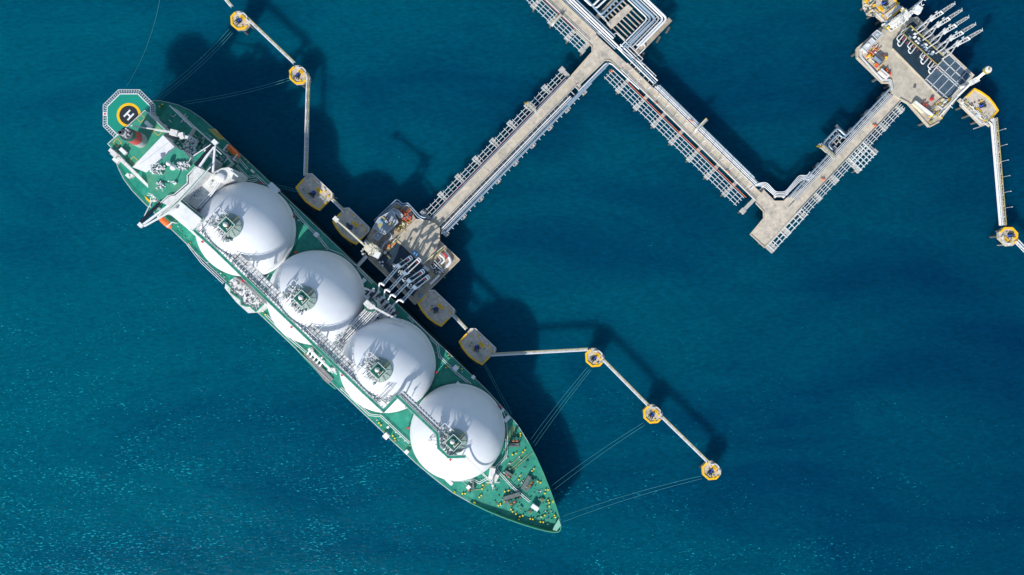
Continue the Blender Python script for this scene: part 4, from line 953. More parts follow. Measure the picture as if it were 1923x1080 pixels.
pipes('pipe_bundle', 'fat blue grey pipe laid round the inner angle of the junction', 'pipes', [([(1066, 197), (1136, 127), (1141, 121)], .55, 'pipeb', .7), ([(1086, 172), (1138, 119), (1148, 120), (1200, 168)], .3, 'white', .5)])
# ------------------------------------------------------------------ pipe loop platform at the top
lp = Fr((1198, 105), (1263, 38), RZ)   # outer beam
t = thing('pipe_loop_platform', 'slatted platform with nested white and blue pipe loops at the top edge', 'pipe platform', tuple(W(1180, 40, 0, RZ)), 0)
mb = MB(); mb.fbox(lp, 0, lp.L, -9, 0, RZ-2, RZ-.8); mb.fbox(lp, -2, lp.L+6, -110, -102, RZ-2, RZ-.9); mb.build('cross_beam', ['concd'], t)
mb = MB(); mb.pprism([(1139, 44), (1179, 8), (1188, 16), (1148, 55)], RZ-1.0, RZ-.3, 0); mb.build('central_walkway', ['conc2'], t)
mb = MB()
for i in range(11): mb.bar(lp.at(6+i*8.3, -4, RZ-1.2), lp.at(6+i*8.3, -106, RZ-1.2), .5, .3); mb.cut()
mb.each('slat_beam', ['conc2'], t)
for i, (o, r_, m_) in enumerate([(0, .55, 'white'), (6.5, .45, 'white'), (14, .3, 'lgrey'), (22, .6, 'pipeb'), (30, .5, 'pipeb'), (37, .3, 'white')]):
    # loop: from left run up to the right corner and back down
    mb = MB(); dx = Vector((-.72, -.69)); 
    A = Vector((1214, 75)); B = Vector((1255, 34)); C = Vector((1190, -28))
    n1 = Vector((-.70, -.715)); 
    pA = Vector((1203, 80))+n1*o*1.0; pB = Vector((1253, 35))+Vector((-1.0, 0))*o*.98; pC = pB+Vector((-80, -76))
    pA = pB+Vector((-50-(0 if i < 2 else 4), 51+(0 if i < 2 else 4)))
    mb.tube([W(*pA, RZ+.4+.1*(i % 2)), W(*pB, RZ+.4+.1*(i % 2)), W(*pC, RZ+.4+.1*(i % 2))], r_, 10, 0, 2.0)
    mb.build('loop_pipe', [m_], t)
for o, r_, m_ in ((0, .5, 'white'), (8, .45, 'white'), (18, .5, 'pipeb'), (26, .4, 'pipeb')):
    mb = MB(); mb.tube([W(1084+o*.3, -14, RZ+.4), W(1112+o*.8, 12+o*.6, RZ+.4) if o < 10 else W(1118+o*.6, 16+o*.7, RZ+.4), W(1150+o*1.1, -26+o*.7, RZ+.4)], r_, 10, 0, 1.6); mb.build('loop_pipe', [m_], t)
mb = MB(); mb.tube([W(1198, 104, RZ+.3), W(1213, 89, RZ+.3), W(1207, 80, RZ+.3), W(1192, 96, RZ+.3)], .3, 8, 0, 1); mb.build('loop_pipe', ['white'], t)
mb = MB(); mb.rail([W(1133, 33, RZ), W(1145, 50, RZ)], 1, .2, 2); mb.rail([W(1152, 66, RZ), W(1157, 63, RZ), W(1207, 112, RZ), W(1202, 116, RZ)], 1, .22, 3)
mb.rail([W(1163, 94, RZ), W(1208, 122, RZ)], 1, .18, 3); mb.rail([W(1233, 33, RZ), (W(1182, 82, RZ))], 1, .2, 3); mb.build('railing', ['white'], t)
for x, y in ((1210, 98), (1240, 68), (1258, 50), (1180, 66), (1205, 40), (1150, 25), (1120, 0), (1160, -10)): q = W(x, y, 0, RZ); MB().cyl((q.x, q.y, -3), .6, RZ+1.0, 12).build('pile', ['pile'], t)
# lamp posts along the diagonal trestle
def lamp(p, label):
    t = thing('lamp_post', label, 'lamp post', tuple(p), 0, 'lamp posts along the diagonal trestle')
    mb = MB(); mb.tube([p, p+Vector((0, 0, 7))], .1, 6); mb.build('pole', ['lgrey'], t)
    mb = MB(); mb.bar(p+Vector((-.2, 0, 7)), p+Vector((1.2, .5, 7.15)), .3, .15); mb.build('lamp_head', ['white'], t); return t
lp0 = lamp(f2.at(30, 13.4, RZ), 'slim white lamp post standing on the kerb of the diagonal trestle')
for k in range(1, 14): dup(lp0, tuple(f2.at(30+23.5*k, 13.4, RZ)))
# orange hydrants
def hydrant(p, label):
    t = thing('fire_hydrant', label, 'fire hydrant', tuple(p), 0, 'orange hydrants on the trestles')
    mb = MB(); mb.cyl(p, .38, 1.0, 12); mb.cyl(p+Vector((0, 0, 1.0)), .25, .3, 12); mb.build('body', ['orange'], t)
    mb = MB(); mb.tube([p+Vector((0, 0, .7)), p+Vector((.9, -.5, .7))], .2, 8); mb.build('outlet', ['orange'], t)
    MB().box(p-Vector((.7, -.5, 0)), .5, .4, .7, .3).build('hose_box', ['rust'], t)
    return t
for x, y, l in ((1148, 134, 'orange hydrant in the notch below the junction'), (1231, 194, 'orange hydrant in a rail bay on the upper half of the diagonal trestle'), (1365, 323, 'orange hydrant in a rail bay on the lower half of the diagonal trestle'),
                (1545, 337, 'orange hydrant on the right trestle nearer the sharp corner'), (1642, 236, 'orange hydrant on the right trestle nearer the loading platform'), (1297, 227, 'orange valve beside the yellow tipped stair on the diagonal trestle')):
    hydrant(W(x, y, RZ), l)
# ------------------------------------------------------------------ loading platform (left)
PZ = 10.0
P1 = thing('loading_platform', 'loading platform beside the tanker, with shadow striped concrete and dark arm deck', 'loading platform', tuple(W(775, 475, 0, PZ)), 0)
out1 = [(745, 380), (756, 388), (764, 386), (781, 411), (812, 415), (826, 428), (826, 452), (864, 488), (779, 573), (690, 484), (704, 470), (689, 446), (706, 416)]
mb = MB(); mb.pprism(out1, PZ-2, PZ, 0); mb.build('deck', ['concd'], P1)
mb = MB(); mb.pprism([(781, 412), (812, 416), (825, 428), (825, 453), (796, 498), (785, 490), (758, 462), (744, 449)], PZ, PZ+.12, 0); mb.build('turning_area', ['conc'], P1)
mb = MB(); mb.pprism([(739, 452), (757, 463), (796, 501), (806, 512), (776, 556), (769, 553), (709, 489), (722, 474)], PZ, PZ+.1, 0); mb.build('drip_tray', ['tray'], P1)
mb = MB()
for a, b in (((744, 449), (781, 412)), ((781, 412), (812, 416)), ((812, 416), (825, 428)), ((825, 428), (825, 453)), ((825, 453), (796, 498)), ((744, 449), (796, 498)), ((826, 453), (863, 488)), ((863, 488), (780, 571)), ((692, 486), (780, 571))):
    mb.bar(W(*a, PZ+.25), W(*b, PZ+.25), .45, .5)
mb.build('kerb', ['conc3'], P1)
mb = MB()
for off in (0, -4):
    P = [(704+off*.2, 418+off), (745, 379+off*1.3), (757-off*.1, 388+off), (765, 384+off), (785-off, 408+off*.4), (795-off, 413+off)]
    mb.tube([W(x, y, PZ+.9) for x, y in P], .28, 8, 0, 1.0)
mb.build('perimeter_pipe', ['pipeb'], P1)
for x, y in ((700, 480), (735, 515), (775, 560), (800, 540), (850, 490), (820, 440), (790, 420), (745, 390), (700, 440), (760, 470), (730, 440), (790, 500)):
    q = W(x, y, 0, PZ); MB().cyl((q.x, q.y, -3), .7, PZ+1.0, 12).build('pile', ['pile'], P1)
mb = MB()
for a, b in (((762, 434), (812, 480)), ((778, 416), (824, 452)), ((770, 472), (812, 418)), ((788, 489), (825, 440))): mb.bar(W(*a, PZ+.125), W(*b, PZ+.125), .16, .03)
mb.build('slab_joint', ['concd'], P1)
def zz(x, y): return (680+x/8.305, 370+y/8.305)
def yy(x, y): return (690+x/8.305, 460+y/8.305)
# buildings
def building(label, px, z0, h, m, parts):
    c = (sum(p[0] for p in px)/len(px), sum(p[1] for p in px)/len(px)); t = thing('control_building', label, 'building', tuple(W(*c, z0)), srot)
    mb = MB(); mb.pprism(px, z0, z0+h, 0); mb.build('wall', [m], t)
    mb = MB(); P = [W(*p, z0+h) for p in px]
    for a, b in zip(P, P[1:]+P[:1]): mb.bar(a+Vector((0, 0, .15)), b+Vector((0, 0, .15)), .3, .4)
    mb.build('parapet', ['lgrey'], t)
    for nm, q, sx, sy, sz, mm in parts: MB().box(W(*q, z0+h), sx, sy, sz, srot).build(nm, [mm], t)
    return t
building('large blue grey control building with roof units on the left platform', [zz(260, 330), zz(470, 210), zz(560, 390), zz(350, 585), zz(170, 480)], PZ, 5, 'roof',
  [('roof_unit', zz(378, 385), 1.6, 1.2, 1.4, 'white'), ('roof_unit', zz(345, 330), 3, .5, .5, 'lime'), ('roof_unit', zz(300, 420), 1.2, 4, .4, 'lime'), ('roof_unit', zz(320, 400), 3.2, .6, 1, 'lblue'), ('roof_unit', zz(440, 420), .7, 2.4, .8, 'lime'), ('roof_unit', zz(500, 370), 1.6, 1.6, 1, 'lgrey'), ('roof_unit', zz(400, 330), 2.0, 1.0, 1.2, 'dgrey')])
building('small blue grey hut topmost on the left loading platform', [zz(490, 175), zz(560, 215), zz(500, 300), zz(420, 220)], PZ, 3.5, 'roof', [('roof_unit', zz(500, 250), 1.0, 1.0, .6, 'white')])
building('grey flat roofed hut next to the valve skid on the left platform', [zz(560, 200), zz(640, 290), zz(590, 330), zz(520, 250)], PZ, 3, 'lgrey', [('roof_unit', zz(590, 270), .8, .8, .5, 'grey')])
building('square blue grey hut at the tanker side corner of the left platform', [zz(250, 530), zz(325, 590), zz(245, 680), zz(170, 620)], PZ, 3.2, 'roof', [('roof_unit', zz(250, 600), .9, .9, .5, 'lgrey')])
clutter('valve_skid', 'red and orange valve skid at the top corner of the left platform', 'valve skid', [zz(540, 140), zz(700, 240), zz(760, 330), zz(690, 400), zz(620, 330)], PZ, 46, ['rust', 'orange', 'lime', 'brown', 'redf', 'grey', 'dgrey'], 1)
clutter('pump_skid', 'yellow and rust pump skid between the big building and turning area', 'pump skid', [zz(540, 400), zz(650, 330), zz(720, 420), zz(580, 560), zz(480, 480)], PZ, 34, ['lime', 'cream', 'brown', 'lime', 'concd'], 2, (.4, 1.3))
clutter('pipe_skid', 'brown pipe clutter beside the dark tray on the left platform', 'pipe skid', [zz(310, 870), zz(480, 690), zz(520, 730), zz(350, 900)], PZ, 26, ['brown', 'orange', 'lime', 'white', 'concd'], 4, (.3, 1.0))
pipes('pipe_bundle', 'bent white pipe pair crossing the rusty area of the left platform', 'pipes', [([zz(430, 560), zz(470, 600), zz(460, 640), zz(330, 760), zz(310, 830)], .25, 'white', 1.2), ([zz(410, 570), zz(445, 605), zz(440, 630), zz(315, 750), zz(290, 820)], .25, 'pipeb', 1.2)], z=PZ)
# fenced piping bay at the right corner
pipes('pipe_manifold', 'thick white bent pipes in the bay at the right corner of the left platform', 'pipes',
  [([yy(1210, 130), yy(1290, 210), yy(1300, 270), yy(1230, 350)], .75, 'white', 1.6), ([yy(1130, 150), yy(1200, 210), yy(1205, 250), yy(1150, 300)], .5, 'white', 1.4), ([yy(1050, 245), yy(1150, 340), yy(1180, 410)], .25, 'lgrey', 1.4), ([yy(1110, 190), yy(1160, 240), yy(1060, 330)], .22, 'lgrey', 1.2),
   ([yy(1130, 470), yy(980, 610)], .5, 'white', 1.2), ([yy(990, 320), yy(1030, 380), yy(1080, 330)], .25, 'white', 1.2), ([yy(1040, 290), yy(1170, 410)], .2, 'white', 1.8), ([yy(970, 400), yy(1060, 500), yy(1130, 430)], .22, 'lime', 1.2), ([yy(860, 300), yy(1190, 20)], .25, 'cream', .9), ([yy(1000, 240), yy(1200, 60)], .18, 'lime', 1.3)], z=PZ)
tag(MB().bar(W(*yy(1180, 125), PZ+3), W(*yy(1250, 200), PZ+3), .9, .7).bar(W(*yy(1180, 125), PZ+1.2), W(*yy(1182, 127), PZ+3), .3, .3).build('pipe_cover', ['red'], None, W(*yy(1215, 165), PZ)), 'short bright red cover beside the thick bent white pipe', 'pipe cover')
clutter('valve_station', 'small white and dark valve group in the right bay of the left platform', 'valve skid', [yy(980, 320), yy(1060, 260), yy(1190, 400), yy(1080, 500)], PZ, 30, ['white', 'lgrey', 'dgrey', 'lime', 'tray'], 6, (.3, .9))
tag(MB().bar(W(*yy(880, 335), PZ+1), W(*yy(960, 400), PZ+1), 1.6, 1.6).bar(W(*yy(885, 339), PZ+2), W(*yy(955, 396), PZ+2), 1.2, .3).build('equipment_cabinet', ['lgrey'], None, W(*yy(920, 368), PZ)), 'long grey cabinet between the turning area and the right pipe bay', 'cabinet')
tag(MB().bar(W(*yy(720, 110), PZ+.9), W(*yy(780, 165), PZ+.9), 1.5, 1.4).bar(W(*yy(728, 118), PZ+1.7), W(*yy(745, 133), PZ+1.7), 1.3, .4).build('equipment_cabinet', ['lblue'], None, W(*yy(750, 138), PZ)), 'light blue cabinet at the edge of the turning area', 'cabinet')
for i, (x, y) in enumerate(((195, 270), (240, 265), (238, 322))):
    tag(MB().box(W(*yy(x, y), PZ+.12), .9, .8, .9, srot).cyl(W(*yy(x, y), PZ+1.02), .25, .3, 8).build('junction_box', ['white'], None, W(*yy(x, y), PZ)), ['white box on the dark tray, leftmost of the three', 'white box on the dark tray, topmost of the three', 'white box on the dark tray, lowest of the three'][i], 'box', 'white boxes on the dark tray')
tag(MB().box(W(*yy(838, 798), PZ), 1.4, 1.2, 1.6, srot).box(W(*yy(838, 798), PZ+1.6), .8, .7, .3, srot).build('junction_box', ['lblue'], None, W(*yy(838, 798), PZ)), 'pale blue box at the tanker side edge by the last loading arm', 'box')
# hose posts
# loading arms, connected
armlab = ['loading arm nearest the gangway tower, reaching the tanker manifold', 'second loading arm from the gangway tower, with the tallest counterweight', 'third loading arm from the gangway tower', 'loading arm farthest from the gangway tower']
armp = [[(690, 190), (490, 330), (240, 620), (180, 730), (120, 800)], [(820, 220), (585, 440), (330, 720), (260, 820), (190, 880)], [(880, 400), (650, 560), (420, 800), (320, 890), (250, 950)], [(960, 490), (740, 660), (540, 880), (400, 960), (340, 1020)]]
for k, ap in enumerate(armp):
    h_, b_, e_, f_, g_ = [yy(*p) for p in ap]
    base = W(*b_, PZ); hz = 27
    t = thing('marine_loader', armlab[k], 'loading arm', tuple(base), srot, 'loading arms reaching to the tanker')
    top = W(*b_, hz); bx = Vector((top.x, top.y, PZ))
    mb = MB(); mb.cyl(bx, .9, 1.0, 12); mb.tube([bx, top], .5, 10); mb.tube([bx+Vector((1.2, 0, 0)), top+Vector((1.0, 0, -6))], .22, 8); mb.build('riser', ['pipeb'], t)
    d = (W(*e_, hz)-top); d.z = 0; d.normalize(); sd = Vector((-d.y, d.x, 0))
    E = W(*e_, 31)
    mb = MB(); mb.tube([top+sd*.4, E+sd*.4], .34, 8); mb.tube([top-sd*.55, E-sd*.55], .22, 8); mb.box(top-Vector((0, 0, .8)), 2.0, 1.5, 1.8, srot)
    for j in range(5): q = top.lerp(E, (j+.5)/5); mb.bar(q+sd*.5, q-sd*.6, .15, .15)
    mb.build('inboard_arm', ['pipeb'], t)
    mb = MB(); F = W(*f_, 21); G = W(*g_, 19)
    mb.tube([E-sd*.2, E+d*.4-sd*1.6, F-sd*.4], .38, 8, 0, .5); mb.tube([F-sd*.4, G], .38, 8); mb.cyl(F-Vector((0, 0, .7)), .65, 1.4, 10); mb.tube([E+sd*.8-d*.3, E-sd*1.2], .55, 8); mb.build('outboard_arm', ['white'], t)
    mb = MB(); Hh = W(*h_, hz-2); u2 = (Hh-top).normalized(); sd2 = Vector((-u2.y, u2.x, 0)).normalized()
    for s_ in (-.9, .9): mb.tube([top+sd2*s_, Hh+sd2*s_, Hh], .26, 8, 0, .6)
    mb.tube([Hh-sd2*1.1-u2*1, Hh+sd2*1.1-u2*1], .35, 8); mb.build('counterweight_beam', ['white' if k == 1 else 'pipeb'], t)
    mb = MB(); q = Hh-u2*2.2; mb.box(q-Vector((0, 0, 1)), .8, .6, 1.2, srot); mb.build('counterweight', ['dred'], t)
    mb = MB(); q = top+d*2-sd*2.4-Vector((0, 0, 8))
    for j in range(12): rn = random.Random(k*19+j); mb.box(q+Vector((rn.uniform(-1.2, 1.2), rn.uniform(-1.2, 1.2), rn.uniform(-3, 2))), rn.uniform(.3, .9), rn.uniform(.3, .7), rn.uniform(.4, 1), srot)
    mb.bar(q, Vector((q.x, q.y, PZ)), .5, .5); mb.bar(q, bx+Vector((0, 0, 4)), .3, .3); mb.build('service_unit', ['lgrey'], t)
# yellow service gantry under the arms
t = thing('service_gantry', 'thin yellow railed gantry crossing under the four loading arms', 'gantry', tuple(W(*yy(640, 480), PZ)), srot)
mb = MB(); A, B = W(*yy(480, 250), PZ+4.5), W(*yy(880, 620), PZ+4.5); nn = Vector((.7, .72, 0))*1.6; mb.rail([A+nn, B+nn], 1.1, .16, 2); mb.rail([A-nn*1.5, B-nn*1.5], 1.1, .16, 2); mb.build('railing', ['lime'], t)
mb = MB(); mb.bar(A, B, 2.2, .2); mb.build('floor', ['tray'], t)
mb = MB()
for k in range(5): q = A.lerp(B, k/4); mb.bar((q.x, q.y, PZ), q, .3, .3); mb.cut()
mb.each('post', ['lime'], t)
# gangway tower
def gtower(label, body, tip, box_, foot, z, zt, m='cream', gname='gangway_tower'):
    t = thing(gname, label, 'gangway tower', tuple(W(*body, z)), srot); b0 = W(*body, zt); rn = random.Random(4)
    mb = MB()
    for dx, dy in ((-1.8, -1.8), (1.8, -1.8), (1.8, 1.8), (-1.8, 1.8)):
        p = Vector((b0.x, b0.y, 0))+Matrix.Rotation(srot, 3, 'Z') @ Vector((dx, dy, 0)); mb.bar((p.x, p.y, z), (p.x, p.y, zt), .45, .45)
    for k in range(4): mb.box((b0.x, b0.y, z+3+(zt-z-3)*k/4), 4.2, 4.2, .25, srot)
    for k in range(4):
        za, zb_ = z+(zt-z)*k/4, z+(zt-z)*(k+1)/4; p = Matrix.Rotation(srot, 3, 'Z') @ Vector((1.8, -1.8, 0)); q = Matrix.Rotation(srot, 3, 'Z') @ Vector((1.8, 1.8, 0))
        mb.bar((b0.x+p.x, b0.y+p.y, za), (b0.x+q.x, b0.y+q.y, zb_), .25, .25); mb.bar((b0.x-p.x, b0.y-p.y, za), (b0.x-q.x, b0.y-q.y, zb_), .25, .25)
    mb.build('tower_frame', [m], t)
    mb = MB(); mb.box(b0, 3.0, 2.4, 2.0, srot, 0)
    for k in range(24): mb.box(b0+Vector((rn.uniform(-2.8, 2.8), rn.uniform(-2.8, 2.8), rn.uniform(-1, 2))), rn.uniform(.4, 1.2), rn.uniform(.3, .9), rn.uniform(.5, 1.3), srot, rn.choice((0, 1, 2, 3)))
    mb.build('slewing_cab', [m, 'dirty', 'lime', 'grey'], t)
    mb = MB(); T_ = W(*tip, zt+1); mb.bar(b0+Vector((0, 0, 1.5)), T_, .75, .9); mb.bar(b0+Vector((0, 0, 3.2)), T_+Vector((0, 0, .5)), .2, .2); mb.build('boom', [m], t)
    if gname == 'gangway_tower': MB().box(T_-Vector((0, 0, 1)), 2.4, 2.0, 1.8, srot).box(T_+Vector((0, 0, .8)), .4, 1.6, .15, srot).build('boom_counterweight', ['dirty'], t)
    if box_: mb = MB(); mb.box(W(*box_, 22), 3.4, 3.0, 2.4, srot+.3); q = W(*box_, 22); mb.bar((q.x, q.y, z), (q.x, q.y, 22), .6, .6); mb.build('operator_cabin', ['white'], t)
    if foot:
        f0_, f1_ = foot; a, b = W(*f0_, 22), W(*f1_, 18.2); mb = MB(); mb.bar(a, b, 1.1, .25, 0); d = (b-a).normalized(); sd = Vector((-d.y, d.x, 0)).normalized()*.7
        mb.rail([a+sd, b+sd], 1.1, .16, 1.5, 0); mb.rail([a-sd, b-sd], 1.1, .16, 1.5, 0); mb.build('gangplank', ['lgrey'], t)
    return t
gtower('cream gangway tower with long boom pointing over the breasting dolphin beside the tanker', (692, 467), (631, 412), (708, 478), ((689, 481), (671, 501)), PZ, 35)
# ------------------------------------------------------------------ loading platform (right)
vv = lambda x, y: (1590+x/4.5, y/4.5)
P2 = thing('loading_platform', 'pale right hand loading platform with five raised arms and dark grid deck', 'loading platform', tuple(W(1720, 120, 0, PZ)), 0)
out2 = [vv(85, 410), vv(90, 485), vv(310, 700), vv(370, 700), vv(385, 790), vv(450, 835), vv(520, 870), vv(700, 1072), vv(780, 1030), vv(900, 880), vv(1075, 640), vv(850, 430), vv(600, 140), vv(460, 160), vv(290, 240)]
mb = MB(); mb.pprism(out2, PZ-2, PZ, 0); mb.build('deck', ['conc'], P2)
mb = MB(); mb.pprism([vv(390, 340), vv(470, 250), vv(560, 180), vv(850, 450), vv(800, 520), vv(700, 640), vv(760, 740), vv(700, 730), vv(385, 410)], PZ, PZ+.12, 0); mb.build('drip_tray', ['tray'], P2)
mb = MB(); mb.pprism([vv(860, 455), vv(1055, 640), vv(840, 860), vv(650, 690)], PZ, PZ+.14, 0); gp = mb.build('grid_deck', ['panel'], P2)
mb = MB(); C4 = [vv(860, 455), vv(1055, 640), vv(840, 860), vv(650, 690)]; g = lambda a, b: W(*(Vector(C4[0])*(1-a)*(1-b)+Vector(C4[1])*a*(1-b)+Vector(C4[2])*a*b+Vector(C4[3])*(1-a)*b), PZ+.3)
for a in (0, .3, .55, .8, 1): mb.bar(g(a, 0), g(a, 1), .35, .3)
for b in (0, .22, .42, .48, .9, 1): mb.bar(g(0, b), g(1, b), .35, .3)
mb.build('grid_bar', ['lgrey'], gp)
mb = MB()
for a, b in (((85, 410), (90, 485)), ((90, 485), (310, 700)), ((310, 700), (370, 700)), ((85, 410), (290, 240)), ((450, 835), (520, 870)), ((520, 870), (700, 1072)), ((700, 1072), (780, 1030)), ((385, 410), (700, 730)), ((700, 730), (800, 830)), ((700, 930), (800, 830)), ((850, 430), (1075, 640))):
    mb.bar(W(*vv(*a), PZ+.3), W(*vv(*b), PZ+.3), .6, .6)
mb.build('kerb', ['conc3'], P2)
mb = MB()
for off in (8, 18): mb.tube([W(*vv(x, y), PZ+.8) for x, y in ((290, 262+off), (110+off, 405), (108+off, 480), (300, 690-off), (360+off, 690-off), (372+off, 760))], .25, 8, 0, 1)
mb.build('perimeter_pipe', ['lgrey'], P2)
for x, y in ((120, 420), (300, 640), (400, 700), (500, 820), (700, 1020), (900, 860), (1040, 650), (850, 480), (600, 200), (450, 220), (550, 500), (700, 800)): q = W(*vv(x, y), 0, PZ); MB().cyl((q.x, q.y, -3), .7, PZ+1.0, 12).build('pile', ['pile'], P2)
A2 = [(590, 240), (645, 290), (697, 345), (750, 400), (803, 445)]
lab2 = ['topmost of the five raised white loading arms', 'second from the top of the five raised loading arms', 'middle one of the five raised loading arms', 'fourth from the top of the five raised loading arms', 'lowest of the five raised white loading arms']
for k, (x, y) in enumerate(A2):
    b0 = W(*vv(x, y), PZ); t = thing('marine_loader', lab2[k], 'loading arm', tuple(b0), 0, 'raised loading arms on the right platform'); Z = Vector((0, 0, 1))
    if k == 0:
        mb = MB(); mb.cyl(b0, .9, 1, 12); mb.tube([b0, b0+Z*16], .5, 8); mb.build('riser', ['lgrey'], t)
        mb = MB(); sd = Vector((.72, -.69, 0)); fd = Vector((-.69, -.72, 0))
        for s_ in (-.7, .7): mb.tube([b0+sd*s_+Z*12, b0+sd*s_+fd*.6+Z*24], .2, 8)
        mb.tube([b0-sd*.8+Z*24+fd*.6, b0+sd*.8+Z*24+fd*.6], .35, 8)
        for j in range(6): mb.bar(b0+sd*.7+fd*(j*.1)+Z*(13+j*2), b0-sd*.7+fd*(j*.1)+Z*(14+j*2), .12, .12)
        mb.build('inboard_arm', ['white'], t)
        mb = MB(); mb.tube([b0+sd*.75-fd*.4+Z*18, b0+sd*.5-fd*1.0+Z*31, b0-fd*1.0+Z*32.2, b0-sd*.5-fd*1.0+Z*31, b0-sd*.75-fd*.4+Z*18], .2, 8, 0, 1.0); mb.tube([b0-fd*.8+Z*20, b0-fd*1.3+Z*31.2], .13, 8)
        for j in range(5): mb.bar(b0+sd*.7-fd*.9+Z*(20+j*3), b0-sd*.7-fd*.9+Z*(21.5+j*3), .12, .12); mb.build('outboard_arm', ['white'], t)
        mb = MB(); mb.tube([b0+Z*13, b0+fd*5+sd*.9+Z*13.4, b0+fd*9+Z*12], .3, 8, 0, 1); mb.tube([b0+Z*13-sd*.8, b0+fd*8-sd*1.2+Z*13], .25, 8, 0, 1)
        mb.build('counterweight_beam', ['lgrey'], t)
        mb = MB()
        for j in range(8): rn = random.Random(60+j); mb.box(b0+Z*rn.uniform(10, 20)+Vector((rn.uniform(-1.2, 1.2), rn.uniform(-1.2, 1.2), 0)), rn.uniform(.4, 1.2), rn.uniform(.4, 1), rn.uniform(.5, 1.2), srot)
        mb.build('service_unit', ['lgrey'], t); proto = t
    else:
        for o in kids(t): bpy.data.objects.remove(o)
        bpy.data.objects.remove(t); dup(proto, tuple(b0), lab2[k])
for k, (x, y) in enumerate(((430, 350), (520, 410), (625, 500), (690, 580))):
    c = W(*vv(x, y), PZ); t = thing('pipe_elbow_set', ['U shaped white pipe set nearest the truss tower on the right platform', 'second U shaped white pipe set from the truss tower', 'third U shaped white pipe set from the truss tower', 'U shaped white pipe set nearest the dark grid deck'][k], 'pipe set', tuple(c), srot, 'U shaped pipe sets behind the raised arms')
    fd = Vector((-.62, -.78, 0)); sd = Vector((.78, -.62, 0)); Z = Vector((0, 0, 1)); mb = MB()
    mb.tube([c-fd*6+Z*2, c+fd*2+Z*2.2, c+fd*2.6+sd*2.0+Z*2.2, c-fd*4+sd*2.0+Z*2], .27, 8, 0, 1.1); mb.tube([c-fd*5-sd*1.6+Z*2, c+fd*.5-sd*1.6+Z*2.2, c+fd*1+sd*.6+Z*2.6], .26, 8, 0, .8); mb.build('pipe', ['white'], t)
    mb = MB(); mb.tube([c-fd*3+sd*.9+Z*3.2, c-fd*.2+sd*.9+Z*3.2], .22, 8); mb.tube([c-fd*1.5+sd*3.4+Z*3, c-fd*.2+sd*3.4+Z*3], .2, 8); mb.build('valve', ['redf'], t)
    mb = MB(); [mb.bar(c-fd*j+Vector((0, 0, 0)), c-fd*j+Z*2, .3, .3) for j in (0, 3)]; mb.build('support', ['dgrey'], t)
t = thing('service_gantry', 'long dark gantry with yellow edge behind the five raised arms', 'gantry', tuple(W(*vv(660, 370), PZ)), srot)
mb = MB(); A, B = W(*vv(500, 255), PZ+6), W(*vv(790, 520), PZ+6); mb.bar(A, B, 4.6, .3, 0)
rn = random.Random(12)
for j in range(40): q = A.lerp(B, rn.random())+Vector((rn.uniform(-1.5, 1.5), rn.uniform(-1.5, 1.5), .1)); mb.box(q, rn.uniform(.4, 1.4), rn.uniform(.3, .8), rn.uniform(.4, 1.6), srot, rn.choice((0, 1, 2, 1)))
mb.build('floor', ['tray', 'pipeb', 'white'], t)
mb = MB(); nn = Vector((.69, .72, 0))*2.5; mb.rail([A+nn, B+nn], 1.1, .4, 2); mb.rail([A-nn, B-nn], 1.1, .2, 2); mb.rail([A+nn, A-nn], 1.1, .2, 2); mb.rail([B+nn, B-nn], 1.1, .2, 2); mb.build('railing', ['lime'], t)
mb = MB()
for j in range(4):
    q = A.lerp(B, j/3); [mb.bar((q.x+s_*nn.x, q.y+s_*nn.y, PZ), (q.x+s_*nn.x, q.y+s_*nn.y, PZ+6), .3, .3).cut() for s_ in (-.8, .8)]
mb.each('post', ['lgrey'], t)
gtower('white lattice gangway tower at the top of the right platform by the raised arms', (1700, 30), (1738, -6), (1720, 20), None, PZ, 24, 'dirty')
mb = MB(); A, B = W(*vv(450, 175), PZ+10), W(*vv(640, 20), PZ+14)
t = thing('truss_boom', 'white triangulated truss boom leaning out at the top of the right platform', 'truss', tuple(W(*vv(450, 175), PZ)), 0)
sd = Vector((.6, -.8, 0)).normalized()*1.2
for s_ in (-1, 1): mb.bar(A+sd*s_, B+sd*s_, .35, .35)
for j in range(10): mb.bar(A.lerp(B, j/10)+sd*(1 if j % 2 else -1), A.lerp(B, (j+1)/10)-sd*(1 if j % 2 else -1), .22, .22)
mb.build('truss', ['white'], t); mb = MB(); mb.bar((A.x, A.y, PZ), A, .6, .6); mb.cut(); q = A.lerp(B, .6); mb.bar((q.x, q.y, PZ-3), q, .5, .5); mb.each('post', ['white'], t)
# slewing crane on the right dolphin
t = thing('jetty_crane', 'white pedestal crane whose round head overhangs the right corner of the right platform', 'crane', tuple(W(*vv(1060, 690), PZ)), 0)
b0 = W(*vv(1065, 690), 20); mb = MB(); mb.cyl((b0.x, b0.y, PZ), 1.0, 10, 14); mb.box(b0, 3.6, 2.4, 2.4, .5); mb.build('pedestal', ['dirty'], t)
mb = MB(); T_ = W(*vv(1190, 592), 26); mb.bar(b0+Vector((0, 0, 1)), T_, 1.2, 1.0); mb.bar(b0+Vector((0, 0, 2.2)), T_+Vector((0, 0, .5)), .3, .3, 1); mb.build('boom', ['white', 'lime'], t)
mb = MB(); mb.cyl(T_-Vector((0, 0, 1)), 1.7, 1.6, 20, 1); mb.cyl(T_+Vector((0, 0, .6)), 1.4, .4, 20, 0); mb.cyl(T_+Vector((0, 0, 1)), .5, .6, 12, 1); mb.build('crane_head', ['white', 'lime'], t)
mb = MB(); mb.bar(b0, W(*vv(940, 810), 18), .9, .9); mb.bar(b0-Vector((0, 0, 2)), W(*vv(780, 990), 12), .5, .5); mb.bar(b0-Vector((0, 0, 3)), W(*vv(820, 920), 12), .5, .5); mb.build('stay', ['dirty'], t)
